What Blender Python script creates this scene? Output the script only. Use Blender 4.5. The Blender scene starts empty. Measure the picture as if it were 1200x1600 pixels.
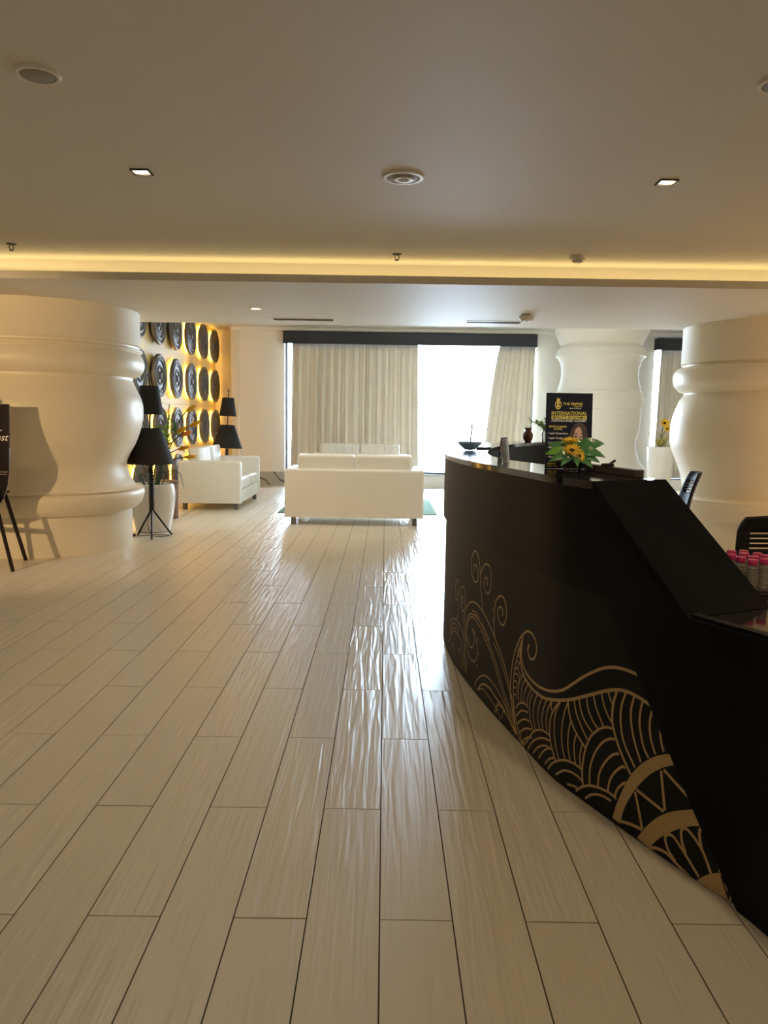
import bpy, bmesh, math, random
from mathutils import Vector, Matrix, Euler
random.seed(7)
R = math.radians
COL = bpy.context.scene.collection
SC = bpy.context.scene

# ---------------------------------------------------------------- camera
cam_d = bpy.data.cameras.new('camera'); cam = bpy.data.objects.new('camera', cam_d); COL.objects.link(cam)
cam_d.sensor_fit = 'VERTICAL'; cam_d.sensor_height = 24.0; cam_d.lens = 24.0*1202/1600
cam_d.clip_start = .05; cam_d.clip_end = 200
cam.matrix_world = Matrix.Translation((0, 0, 1.36)) @ Matrix.Rotation(R(90-6.88), 4, 'X') @ Matrix.Rotation(0.0145, 4, 'Z')
SC.camera = cam

# ---------------------------------------------------------------- daylight, out-of-frame lamps, added fill lights, exposure
SC.view_settings.view_transform = 'Standard'; SC.view_settings.look = 'None'
SC.view_settings.gamma = 1.0; SC.view_settings.use_curve_mapping = False
SC.view_settings.exposure = 1.05
world = bpy.data.worlds.new('sky'); SC.world = world; world.use_nodes = True
bgn = world.node_tree.nodes['Background']
bgn.inputs[0].default_value = (0.64, 0.81, 1.0, 1); bgn.inputs[1].default_value = 30.0
SC.cycles.max_bounces = 12; SC.cycles.diffuse_bounces = 7; SC.cycles.glossy_bounces = 5
SC.cycles.transmission_bounces = 8; SC.cycles.transparent_max_bounces = 16
SC.cycles.sample_clamp_indirect = 8.0
SC.cycles.caustics_reflective = False; SC.cycles.caustics_refractive = False
WARM = (1.0, 0.78, 0.49)

def lamp(name, kind, loc, energy, color=WARM, rot=(0, 0, 0), **kw):
    d = bpy.data.lights.new(name, kind); o = bpy.data.objects.new(name, d); COL.objects.link(o)
    o.location = loc; o.rotation_euler = rot; d.energy = energy; d.color = color
    for k, v in kw.items(): setattr(d, k, v)
    return o

for (x, w, z, h) in ((.48, 5.0, 1.64, 2.8), (6.3, 1.9, 1.64, 2.8)):      # sampling portals in the two window openings
    p = lamp('window_portal', 'AREA', (x, 15.78, z), 1, (1, 1, 1), (R(-90), 0, 0), shape='RECTANGLE', size=w, size_y=h)
    p.data.cycles.is_portal = True
SPOT = dict(spot_size=R(120), spot_blend=.7, shadow_soft_size=.05)
for (x, y, e) in ((-1.28, 1.1, 3), (1.15, 1.75, 17), (-1.28, -1.6, 10), (1.4, -1.6, 10), (-4.2, 1.2, 9), (-4.2, 4.2, 8), (4.2, 4.2, 12)):
    lamp('ceiling_fill_spot', 'SPOT', (x, y, 2.585), e, WARM, **dict(SPOT, spot_size=R(150)))  # unseen spots added as overall fill; the one above the desk follows its shadow
wsp = lamp('wall_spot', 'SPOT', (-4.1, 3.2, 1.68), 130, (1, .66, .31), spot_size=R(62), spot_blend=.6, shadow_soft_size=.03)
wsp.rotation_euler = (Vector((-3.3, 7.2, 1.1))-wsp.location).to_track_quat('-Z', 'Y').to_euler()
lamp('side_lamp_light', 'POINT', (4.9, 5.9, 1.5), 26, (1, .60, .24), shadow_soft_size=.12)
lamp('cove_led', 'AREA', (.75, 6.33, 2.445), 8, (1, .74, .32), (R(180), 0, 0), shape='RECTANGLE', size=13.4, size_y=.05)

dsp = lamp('poster_fill_spot', 'SPOT', (.55, .5, 2.56), 34, (1, .88, .70), spot_size=R(19), spot_blend=.8, shadow_soft_size=.04)  # unseen spot added to brighten the poster on the counter
dsp.rotation_euler = (Vector((.80, 3.2, 1.30))-dsp.location).to_track_quat('-Z', 'Y').to_euler()
lamp('rear_fill_strip', 'AREA', (.75, 9.02, 2.5), 62, (1, .96, .90), (R(180), 0, 0), shape='RECTANGLE', size=12.5, size_y=.06)  # added area light behind the soffit, lifts the tall ceiling and far end

# ---------------------------------------------------------------- helpers
def tag(o, label=None, cat=None, group=None, kind=None):
    if label: o['label'] = label
    if cat: o['category'] = cat
    if group: o['group'] = group
    if kind: o['kind'] = kind
    return o
def thing(name, label, cat, loc=(0, 0, 0), rz=0, group=None, rot=None):
    o = bpy.data.objects.new(name, None); COL.objects.link(o); o.empty_display_size = .1
    o.location = loc; o.rotation_euler = rot or (0, 0, rz)
    return tag(o, label, cat, group)
def obj(name, bm, m, parent=None, smooth=35, label=None, kind=None):
    me = bpy.data.meshes.new(name)
    bm.normal_update(); bm.to_mesh(me); bm.free()
    if smooth:
        me.shade_smooth()
        if smooth < 180: me.set_sharp_from_angle(angle=R(smooth))
    for k in (m if isinstance(m, (list, tuple)) else [m]): me.materials.append(k)
    o = bpy.data.objects.new(name, me); COL.objects.link(o); o.parent = parent
    if label: o['label'] = label
    if kind: o['kind'] = kind
    return o
def struct(name, bm, m, parent=None, smooth=35): return obj(name, bm, m, parent, smooth, kind='structure')
def copy_tree(o, parent=None):
    c = o.copy(); COL.objects.link(c); c.parent = parent
    for ch in list(o.children): copy_tree(ch, c)
    return c
NB = bmesh.new
def box(bm, x0, x1, y0, y1, z0, z1, bev=0, seg=2, mat=0):
    b = bmesh.new(); bmesh.ops.create_cube(b, size=1)
    bmesh.ops.scale(b, vec=(abs(x1-x0), abs(y1-y0), abs(z1-z0)), verts=b.verts)
    bmesh.ops.translate(b, vec=((x0+x1)/2, (y0+y1)/2, (z0+z1)/2), verts=b.verts)
    if bev: bmesh.ops.bevel(b, geom=b.edges[:], offset=bev, segments=seg, profile=.5, affect='EDGES')
    return merge(bm, b, mat=mat)
def merge(bm, b, M=None, mat=0):
    vs = {}
    for v in b.verts: vs[v] = bm.verts.new(M @ v.co if M else v.co)
    for f in b.faces:
        try: nf = bm.faces.new([vs[v] for v in f.verts]); nf.material_index = mat
        except ValueError: pass
    b.free(); return list(vs.values())
def lathe(bm, prof, n=32, c=(0, 0, 0), M=None, mat=0, cap0=True, cap1=True, closed=False):
    rings = []
    for r, z in prof:
        ring = []
        for k in range(n):
            a = 2*math.pi*k/n; p = Vector((c[0]+r*math.cos(a), c[1]+r*math.sin(a), c[2]+z))
            ring.append(bm.verts.new(M @ p if M else p))
        rings.append(ring)
    pr = list(zip(rings[:-1], rings[1:]))
    if closed: pr.append((rings[-1], rings[0]))
    for a, b in pr:
        for k in range(n):
            f = bm.faces.new((a[k], a[(k+1) % n], b[(k+1) % n], b[k])); f.material_index = mat
    if not closed:
        if cap0 and prof[0][0] > 1e-4: bm.faces.new(rings[0][::-1]).material_index = mat
        if cap1 and prof[-1][0] > 1e-4: bm.faces.new(rings[-1]).material_index = mat
def tube(bm, pts, r, n=8, mat=0, r1=None):
    pts = [Vector(p) for p in pts]; rings = []; m = len(pts); up = None
    for i, p in enumerate(pts):
        t = (pts[min(i+1, m-1)]-pts[max(i-1, 0)]).normalized()
        if up is None:
            up = Vector((0, 0, 1)) if abs(t.z) < .9 else Vector((1, 0, 0))
        s = t.cross(up).normalized(); up = s.cross(t).normalized()
        rr = r if r1 is None else r+(r1-r)*i/(m-1)
        rings.append([bm.verts.new(p+rr*(math.cos(2*math.pi*k/n)*s+math.sin(2*math.pi*k/n)*up)) for k in range(n)])
    for a, b in zip(rings[:-1], rings[1:]):
        for k in range(n): bm.faces.new((a[k], a[(k+1) % n], b[(k+1) % n], b[k])).material_index = mat
    bm.faces.new(rings[0][::-1]).material_index = mat; bm.faces.new(rings[-1]).material_index = mat
def prism(bm, pts2, a0, a1, axis='Z', mat=0):
    """extrude a 2-D outline between a0 and a1 along an axis"""
    def P(u, v, w): return {'Z': (u, v, w), 'Y': (u, w, v), 'X': (w, u, v)}[axis]
    lo = [bm.verts.new(P(u, v, a0)) for u, v in pts2]; hi = [bm.verts.new(P(u, v, a1)) for u, v in pts2]
    n = len(pts2)
    for k in range(n): bm.faces.new((lo[k], lo[(k+1) % n], hi[(k+1) % n], hi[k])).material_index = mat
    bm.faces.new(lo[::-1]).material_index = mat; bm.faces.new(hi).material_index = mat
    bmesh.ops.recalc_face_normals(bm, faces=bm.faces[:])
def catmull(P, n=10):
    P = [Vector(p) for p in P]; P = [2*P[0]-P[1]]+P+[2*P[-1]-P[-2]]; o = []
    for i in range(1, len(P)-2):
        a, b, c, d = P[i-1:i+3]
        for k in range(n):
            t = k/n; o.append(.5*((2*b)+(c-a)*t+(2*a-5*b+4*c-d)*t*t+(3*b-a-3*c+d)*t**3))
    o.append(P[-2]); return o
def circle(r, n=24, c=(0, 0)): return [(c[0]+r*math.cos(2*math.pi*k/n), c[1]+r*math.sin(2*math.pi*k/n)) for k in range(n)]

# ---------------------------------------------------------------- materials
def mat(name, color, rough=.5, metal=0, var=.06, scale=6, bump=0, bscale=60, emit=None, strength=0, trans=0, ior=1.45, coat=0, spec=.5, sub=0):
    m = bpy.data.materials.new(name); m.use_nodes = True; nt = m.node_tree; b = nt.nodes['Principled BSDF']
    b.inputs['Roughness'].default_value = rough; b.inputs['Metallic'].default_value = metal
    b.inputs['IOR'].default_value = ior; b.inputs['Transmission Weight'].default_value = trans
    b.inputs['Coat Weight'].default_value = coat; b.inputs['Specular IOR Level'].default_value = spec
    tc = nt.nodes.new('ShaderNodeTexCoord')
    nz = nt.nodes.new('ShaderNodeTexNoise'); nz.inputs['Scale'].default_value = scale; nz.inputs['Detail'].default_value = 4
    nt.links.new(tc.outputs['Object'], nz.inputs['Vector'])
    mx = nt.nodes.new('ShaderNodeMix'); mx.data_type = 'RGBA'
    c = color
    mx.inputs['A'].default_value = (*[max(0, v*(1-var)) for v in c], 1); mx.inputs['B'].default_value = (*[min(1, v*(1+var)) for v in c], 1)
    nt.links.new(nz.outputs['Fac'], mx.inputs['Factor']); nt.links.new(mx.outputs['Result'], b.inputs['Base Color'])
    if bump:
        n2 = nt.nodes.new('ShaderNodeTexNoise'); n2.inputs['Scale'].default_value = bscale; n2.inputs['Detail'].default_value = 3
        nt.links.new(tc.outputs['Object'], n2.inputs['Vector'])
        bp = nt.nodes.new('ShaderNodeBump'); bp.inputs['Strength'].default_value = bump; bp.inputs['Distance'].default_value = .002
        nt.links.new(n2.outputs['Fac'], bp.inputs['Height']); nt.links.new(bp.outputs['Normal'], b.inputs['Normal'])
    if emit:
        b.inputs['Emission Color'].default_value = (*emit, 1); b.inputs['Emission Strength'].default_value = strength
    return m
M = {}
M['wall'] = mat('white_plaster', (.80, .78, .73), .7, bump=.05, bscale=90, var=.02, scale=2)
M['ceil'] = mat('ceiling_paint', (.66, .63, .565), .62, bump=.15, bscale=4, var=.03, scale=1.5, spec=.25)
M['column'] = mat('cream_lacquer', (.85, .78, .635), .40, bump=.05, bscale=3, var=.03, scale=2)
M['white_column'] = mat('white_lacquer', (.82, .79, .71), .65, var=.02, scale=2)
M['gold_wall'] = mat('golden_wall_panel', (.82, .64, .31), .45, bump=.06, bscale=30, var=.05, scale=3)
M['pewter'] = mat('dark_pewter', (.13, .125, .125), .40, metal=.4, var=.25, scale=14)
M['glow'] = mat('amber_led', (.9, .7, .3), .5, emit=(1, .53, .07), strength=6)
M['black_metal'] = mat('black_metal', (.018, .018, .02), .45, var=.1)
M['black_fabric'] = mat('black_lampshade_fabric', (.022, .021, .022), .85, bump=.2, bscale=220)
M['leather'] = mat('white_leather', (.81, .79, .735), .38, bump=.1, bscale=45, var=.02, scale=4)
M['steel'] = mat('brushed_steel', (.20, .19, .175), .4, metal=.7, var=.1, scale=12)
M['pelmet'] = mat('black_wood', (.022, .024, .032), .5, bump=.1, bscale=40)
M['frame'] = mat('dark_aluminium', (.12, .13, .15), .4, metal=.5)
M['desk'] = mat('black_laminate', (.0042, .0052, .0078), .40, var=.1, spec=.08)
M['vinyl'] = mat('charcoal_vinyl', (.010, .011, .0125), .45, var=.08, spec=.11)
M['gold'] = mat('gold_print', (.42, .29, .13), .5, var=.05, scale=20)
M['granite'] = mat('black_granite', (.015, .016, .02), .07, var=.5, scale=160)
M['black_plastic'] = mat('black_plastic', (.010, .010, .011), .6, var=.1, spec=.25)
M['ceramic'] = mat('white_glazed_ceramic', (.80, .78, .74), .18, var=.03, scale=3, coat=.4)
M['rug'] = mat('green_rug_pile', (.13, .25, .16), .95, bump=.6, bscale=150, var=.2, scale=60)
M['wicker'] = mat('brown_wicker', (.20, .10, .045), .6, var=.3, scale=30, bump=.4, bscale=80)
M['leaf'] = mat('green_leaf', (.075, .21, .07), .28, var=.35, scale=18)
M['leaf_green'] = mat('bright_green_leaf', (.16, .36, .04), .35, var=.3, scale=18)
M['leaf_light'] = mat('lime_leaf', (.30, .48, .04), .45, var=.3, scale=25)
M['petal'] = mat('yellow_petal', (.90, .52, .03), .5, var=.25, scale=30)
M['orange'] = mat('orange_petal', (.85, .33, .07), .5, var=.25, scale=30)
M['blossom'] = mat('yellow_blossom', (.80, .62, .06), .6, var=.3, scale=30)
M['seed'] = mat('brown_seed_head', (.035, .018, .01), .8, bump=.6, bscale=300)
M['stem'] = mat('dark_green_stem', (.05, .09, .03), .6, var=.3, scale=20)
M['clay'] = mat('brown_glazed_clay', (.16, .07, .035), .3, var=.4, scale=25)
M['wood'] = mat('dark_brown_wood', (.055, .04, .032), .4, var=.25, scale=14)
M['pink'] = mat('pink_plastic', (.62, .035, .16), .35, var=.05)
M['fixture'] = mat('white_fixture_plastic', (.72, .69, .62), .4, var=.03)
M['grille'] = mat('grey_speaker_grille', (.30, .28, .25), .6, bump=.5, bscale=600, var=.1, scale=200)
M['slot'] = mat('dark_air_slot', (.12, .11, .10), .6)
M['lens'] = mat('warm_lamp_lens', (.9, .85, .75), .4, emit=(1, .72, .42), strength=6)
M['white_text'] = mat('white_print', (.95, .95, .95), .5)
M['yellow_text'] = mat('yellow_print', (.95, .78, .16), .45)
M['poster'] = mat('navy_black_print', (.012, .014, .026), .55, var=.1, spec=.2)
M['skin_print'] = mat('portrait_print_skin', (.78, .50, .36), .4, var=.12, scale=25)
M['hair_print'] = mat('portrait_print_hair', (.085, .05, .042), .4, var=.4, scale=30)
M['eye_print'] = mat('portrait_print_eye', (.02, .013, .012), .4)
M['grout'] = mat('brown_grout', (.085, .06, .04), .9, var=.2, scale=30)
M['terrace'] = mat('pale_terrace_stone', (.70, .70, .68), .7, var=.05)
M['rail'] = mat('white_rail_paint', (.8, .8, .8), .5)
M['easel_board'] = mat('black_gloss_board', (.012, .006, .008), .15, var=.3)
M['black_wood'] = mat('black_painted_wood', (.018, .012, .01), .5, var=.2)

def glassmat(name, tint, fac, rough=0.02):
    m = bpy.data.materials.new(name); m.use_nodes = True; nt = m.node_tree; nt.nodes.remove(nt.nodes['Principled BSDF'])
    out = nt.nodes['Material Output']; t = nt.nodes.new('ShaderNodeBsdfTransparent'); g = nt.nodes.new('ShaderNodeBsdfGlossy')
    t.inputs[0].default_value = (*tint, 1); g.inputs['Roughness'].default_value = rough
    lw = nt.nodes.new('ShaderNodeFresnel'); lw.inputs['IOR'].default_value = 1.45
    nz = nt.nodes.new('ShaderNodeTexNoise'); nz.inputs['Scale'].default_value = 3
    ma = nt.nodes.new('ShaderNodeMath'); ma.operation = 'MULTIPLY'; ma.inputs[1].default_value = fac
    mx = nt.nodes.new('ShaderNodeMixShader')
    nt.links.new(lw.outputs[0], ma.inputs[0]); nt.links.new(ma.outputs[0], mx.inputs[0])
    nt.links.new(t.outputs[0], mx.inputs[1]); nt.links.new(g.outputs[0], mx.inputs[2]); nt.links.new(mx.outputs[0], out.inputs[0])
    return m
M['pane'] = glassmat('window_glass', (.97, .98, .98), 1.0)
M['clear'] = glassmat('clear_acrylic', (.82, .85, .88), 1.2, .05)
M['cut_glass'] = mat('pale_cut_glass', (.60, .74, .85), .15, var=.15, scale=40, spec=.6)
_nt = M['cut_glass'].node_tree; _d = _nt.nodes.new('ShaderNodeBsdfTranslucent'); _d.inputs[0].default_value = (.62, .82, 1, 1); _m = _nt.nodes.new('ShaderNodeMixShader'); _m.inputs[0].default_value = .4
_o = _nt.nodes['Material Output']; _nt.links.new(_o.inputs[0].links[0].from_socket, _m.inputs[1]); _nt.links.new(_d.outputs[0], _m.inputs[2]); _nt.links.new(_m.outputs[0], _o.inputs[0])
M['pet'] = glassmat('clear_bottle_plastic', (.93, .91, .86), 1.6, .12)
_nt = M['pet'].node_tree; _d = _nt.nodes.new('ShaderNodeBsdfDiffuse'); _d.inputs[0].default_value = (.80, .74, .60, 1); _m = _nt.nodes.new('ShaderNodeMixShader'); _m.inputs[0].default_value = .22
_o = _nt.nodes['Material Output']; _nt.links.new(_o.inputs[0].links[0].from_socket, _m.inputs[1]); _nt.links.new(_d.outputs[0], _m.inputs[2]); _nt.links.new(_m.outputs[0], _o.inputs[0])

def curtain_mat():
    m = mat('beige_curtain_cloth', (.78, .725, .62), .85, var=.05, scale=5, bump=.25, bscale=300)
    nt = m.node_tree; b = nt.nodes['Principled BSDF']; out = nt.nodes['Material Output']
    tr = nt.nodes.new('ShaderNodeBsdfTranslucent'); tr.inputs[0].default_value = (.60, .55, .45, 1)
    mx = nt.nodes.new('ShaderNodeMixShader'); mx.inputs[0].default_value = .035
    nt.links.new(b.outputs[0], mx.inputs[1]); nt.links.new(tr.outputs[0], mx.inputs[2]); nt.links.new(mx.outputs[0], out.inputs[0])
    return m
M['curtain'] = curtain_mat()

def tile_mat():
    m = bpy.data.materials.new('cream_wood_look_tile'); m.use_nodes = True; nt = m.node_tree; b = nt.nodes['Principled BSDF']; L = nt.links.new
    def math_(op, a, c=None):
        n = nt.nodes.new('ShaderNodeMath'); n.operation = op
        for i, v in enumerate((a, c)):
            if v is None: continue
            if isinstance(v, (int, float)): n.inputs[i].default_value = v
            else: L(v, n.inputs[i])
        return n.outputs[0]
    g = nt.nodes.new('ShaderNodeNewGeometry'); s = nt.nodes.new('ShaderNodeSeparateXYZ'); L(g.outputs['Position'], s.inputs[0])
    ix = math_('FLOOR', math_('DIVIDE', math_('SUBTRACT', s.outputs[0], .004), .2))
    odd = math_('ABSOLUTE', math_('MODULO', ix, 2.0))
    iy = math_('FLOOR', math_('DIVIDE', math_('SUBTRACT', s.outputs[1], math_('ADD', .757, math_('MULTIPLY', odd, .6))), 1.2))
    cmb = nt.nodes.new('ShaderNodeCombineXYZ'); L(ix, cmb.inputs[0]); L(iy, cmb.inputs[1])
    wn = nt.nodes.new('ShaderNodeTexWhiteNoise'); L(cmb.outputs[0], wn.inputs['Vector'])
    sc = nt.nodes.new('ShaderNodeVectorMath'); sc.operation = 'MULTIPLY_ADD'
    L(g.outputs['Position'], sc.inputs[0]); sc.inputs[1].default_value = (36, 2.0, 0)
    off = nt.nodes.new('ShaderNodeVectorMath'); off.operation = 'SCALE'; L(wn.outputs['Color'], off.inputs[0]); off.inputs['Scale'].default_value = 37
    L(off.outputs[0], sc.inputs[2])
    rip = nt.nodes.new('ShaderNodeTexNoise'); rip.inputs['Scale'].default_value = 1.0; rip.inputs['Detail'].default_value = 1.5; rip.inputs['Distortion'].default_value = .5
    L(sc.outputs[0], rip.inputs['Vector'])
    fine = nt.nodes.new('ShaderNodeTexNoise'); fine.inputs['Scale'].default_value = 6.0; fine.inputs['Detail'].default_value = 4
    L(sc.outputs[0], fine.inputs['Vector'])
    bp = nt.nodes.new('ShaderNodeBump'); bp.inputs['Distance'].default_value = .0095
    L(math_('ADD', .42, math_('MULTIPLY', math_('POWER', wn.outputs['Value'], 1.3), .58)), bp.inputs['Strength']); L(rip.outputs['Fac'], bp.inputs['Height'])
    L(bp.outputs['Normal'], b.inputs['Normal'])
    mx = nt.nodes.new('ShaderNodeMix'); mx.data_type = 'RGBA'
    mx.inputs['A'].default_value = (.68, .605, .485, 1); mx.inputs['B'].default_value = (.79, .725, .605, 1)
    L(math_('ADD', math_('MULTIPLY', fine.outputs['Fac'], .5), math_('MULTIPLY', wn.outputs['Value'], .3)), mx.inputs['Factor'])
    L(mx.outputs['Result'], b.inputs['Base Color'])
    b.inputs['Roughness'].default_value = .33; b.inputs['Specular IOR Level'].default_value = .5
    return m
M['tile'] = tile_mat()

def marble_mat():
    m = mat('grey_marble', (.42, .42, .40), .25, var=.12, scale=3)
    nt = m.node_tree; b = nt.nodes['Principled BSDF']
    w = nt.nodes.new('ShaderNodeTexWave'); w.inputs['Scale'].default_value = 1.1; w.inputs['Distortion'].default_value = 9; w.inputs['Detail'].default_value = 3
    w.wave_type = 'BANDS'; w.bands_direction = 'DIAGONAL'
    tc = nt.nodes.new('ShaderNodeTexCoord'); nt.links.new(tc.outputs['Object'], w.inputs['Vector'])
    rp = nt.nodes.new('ShaderNodeValToRGB'); rp.color_ramp.elements[0].position = .0; rp.color_ramp.elements[0].color = (.10, .10, .10, 1)
    rp.color_ramp.elements[1].position = .06; rp.color_ramp.elements[1].color = (.45, .45, .42, 1)
    nt.links.new(w.outputs['Fac'], rp.inputs[0]); nt.links.new(rp.outputs[0], b.inputs['Base Color'])
    return m
M['marble'] = marble_mat()

# ---------------------------------------------------------------- the room
bm = NB(); box(bm, -6.2, 7.7, -3.2, 16.2, -.12, -.0035); floor = struct('floor', bm, M['grout'], smooth=0)
def in_view(x, y):
    if y < 1.0: return False
    return True
def vis(x0, y0):
    """share of the picture a tile takes, 0 when the frame or something large hides it"""
    cx, cy = x0+.1, y0+.6
    nearest = max(y0, 1.17)
    if y0+1.2 < 1.15 or y0 > 15.5: return 0
    if abs(cx) > .52*(y0+1.2)+.15: return 0
    if cy > 7.2 and cx < -.305*cy: return 0
    if cx < -3.55: return 0
    if cx > .52 and cy > 3.0 and cx/cy > .075: return 0
    if cx > 1.15: return 0
    if cx/cy > .084 and cy > 5: return 0
    if -1.25 < cx*9.75/cy < .45 and 10.8 < cy: return 0
    yy = max(cy, 1.2)
    return 1/yy**3
tiles = []
for i in range(-30, 38):
    for k in range(-4, 14):
        x0 = .004+.2*i; y0 = .757+.6*(i % 2)+1.2*k
        if y0 < 15.55: tiles.append((vis(x0, y0), x0, y0))
tiles.sort(key=lambda t: -t[0])
single = [t for t in tiles if t[0] > 0][:300]; rest = tiles[len(single):]
bm = NB(); box(bm, .0021, .1979, .0021, 1.1979, -.010, 0)
t0 = obj('floor_tile', bm, M['tile'], floor, smooth=0)
for n, (v, x, y) in enumerate(single):
    t = t0 if n == 0 else t0.copy()
    if n: COL.objects.link(t)
    t.location = (x, y, random.uniform(-.0005, .0003))
bm = NB()
for v, x, y in rest: box(bm, x+.0021, x+.1979, y+.0021, y+1.1979, -.010, 0)
obj('floor_tiling', bm, M['tile'], floor, smooth=0, kind='stuff')

ZN, ZS, ZT = 2.605, 2.415, 3.13       # near ceiling, soffit, tall ceiling by the windows
bm = NB(); box(bm, -6.2, 7.7, -3.2, 6.45, ZN, ZN+.15); struct('ceiling', bm, M['ceil'], smooth=0)
bm = NB(); box(bm, -6.2, 7.7, 6.45, 8.92, ZS, ZT+.15); box(bm, -6.2, 7.7, 6.2, 6.45, ZS, ZS+.018); struct('ceiling_soffit', bm, M['ceil'], smooth=0)
bm = NB(); box(bm, -6.2, 7.7, 6.2, 6.225, ZS+.018, ZS+.060); struct('trim_1', bm, M['ceil'], smooth=0)
bm = NB(); box(bm, -6.2, 7.7, 8.92, 16.3, ZT, ZT+.15); struct('ceiling_tall', bm, M['ceil'], smooth=0)
bm = NB(); box(bm, -6.2, -6.0, -3.2, 9.4, 0, ZN); struct('wall_left_near', bm, M['wall'], smooth=0)
bm = NB(); box(bm, -6.0, -3.52, 9.3, 9.45, 0, ZT); struct('wall_left_return', bm, M['wall'], smooth=0)
wl = NB(); box(wl, -3.72, -3.545, 9.45, 16.3, 0, ZT); wall_left = struct('wall_left', wl, M['grout'], smooth=0)
for k, (y0, y1) in enumerate(((9.45, 11.35), (11.35, 13.25), (13.25, 15.2), (15.2, 16.1))):
    for z0, z1 in ((0, 1.56), (1.56, 3.13)):
        bm = NB(); box(bm, -3.545, -3.52, y0+.002, y1-.002, z0+.002, z1-.002, .001, 1)
        obj('wall_panel', bm, M['gold_wall'], wall_left, smooth=0)
bm = NB(); box(bm, 7.5, 7.7, -3.2, 16.0, 0, ZT); struct('wall_right', bm, M['wall'], smooth=0)
bm = NB(); box(bm, -6.2, 7.7, -3.4, -3.2, 0, ZN); struct('wall_back', bm, M['wall'], smooth=0)
W1 = (-2.02, 2.97, .25, 3.04); W2 = (5.32, 7.25, .25, 3.02); YW, YO = 15.55, 15.80
bm = NB()
box(bm, -3.08, W1[0], YW, YO, 0, ZT); box(bm, W1[1], W2[0], YW, YO, 0, ZT); box(bm, W2[1], 7.7, YW, YO, 0, ZT)
for w in (W1, W2):
    box(bm, w[0], w[1], YW, YO, 0, w[2]); box(bm, w[0], w[1], YW, YO, w[3], ZT)
box(bm, -3.72, -3.08, 16.1, 16.3, 0, ZT); box(bm, -3.12, -3.08, YO, 16.1, 0, ZT)
struct('wall_far', bm, M['wall'], smooth=0)
bm = NB(); box(bm, -3.08, -2.93, YW-.03, YW, .28, 3.06, .003); struct('trim_2', bm, M['fixture'], smooth=0)
bm = NB(); box(bm, -3.08, 7.45, YW-.12, YW, 3.062, ZT, .006, 2); struct('trim_3', bm, M['wall'], smooth=0)
bm = NB(); box(bm, -3.08, W1[0], YW-.018, YW, 0, .275, .003, 1); struct('baseboard_far', bm, M['marble'], smooth=0)
for n, w in ((1, W1), (2, W2)):
    win = bpy.data.objects.new('window_%d' % n, None); COL.objects.link(win); win['kind'] = 'structure'
    for (a, b_, c, d) in ((w[0], w[0]+.05, w[2], w[3]), (w[1]-.05, w[1], w[2], w[3]), (w[0]+.05, w[1]-.05, w[2], w[2]+.05), (w[0]+.05, w[1]-.05, w[3]-.05, w[3])):
        bm = NB(); box(bm, a, b_, YO-.13, YO-.07, c, d, .004, 1); obj('window_frame', bm, M['frame'], win, smooth=0)
    np_ = 2 if n == 1 else 1; px = [w[0]+.05, .0, w[1]-.05] if n == 1 else [w[0]+.05, w[1]-.05]
    if n == 1:
        bm = NB(); box(bm, -.025, .025, YO-.13, YO-.07, w[2]+.05, w[3]-.05, .004, 1); obj('mullion', bm, M['frame'], win, smooth=0)
    for a, b_ in zip(px[:-1], px[1:]):
        g = .025 if n == 1 else 0
        bm = NB(); box(bm, a+(g if a == 0 else 0), b_-(g if b_ == 0 else 0), YO-.104, YO-.098, w[2]+.05, w[3]-.05); obj('pane', bm, M['pane'], win, smooth=0)
    bm = NB(); box(bm, w[0]-.0, w[1]+.0, YW-.03, YO-.13, w[2]-.02, w[2]+.004, .003, 1); obj('window_sill', bm, M['frame'] if n == 2 else M['marble'], win, smooth=0)
bm = NB(); box(bm, -8, 12, YO, 18.6, -.3, -.04); struct('terrace_floor', bm, M['terrace'], smooth=0)
rl = thing('terrace_railing', 'low white metal railing on the terrace beyond the bright window', 'railing', (0, 18.2, -.04))
for z in (.18, .32, .46, .60):
    bm = NB(); tube(bm, [(-6, 0, z), (10, 0, z)], .012, 8); obj('rail', bm, M['rail'], rl)
for k in range(9):
    bm = NB(); tube(bm, [(-6+2*k, 0, 0), (-6+2*k, 0, .62)], .02, 8); obj('post', bm, M['rail'], rl)

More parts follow.
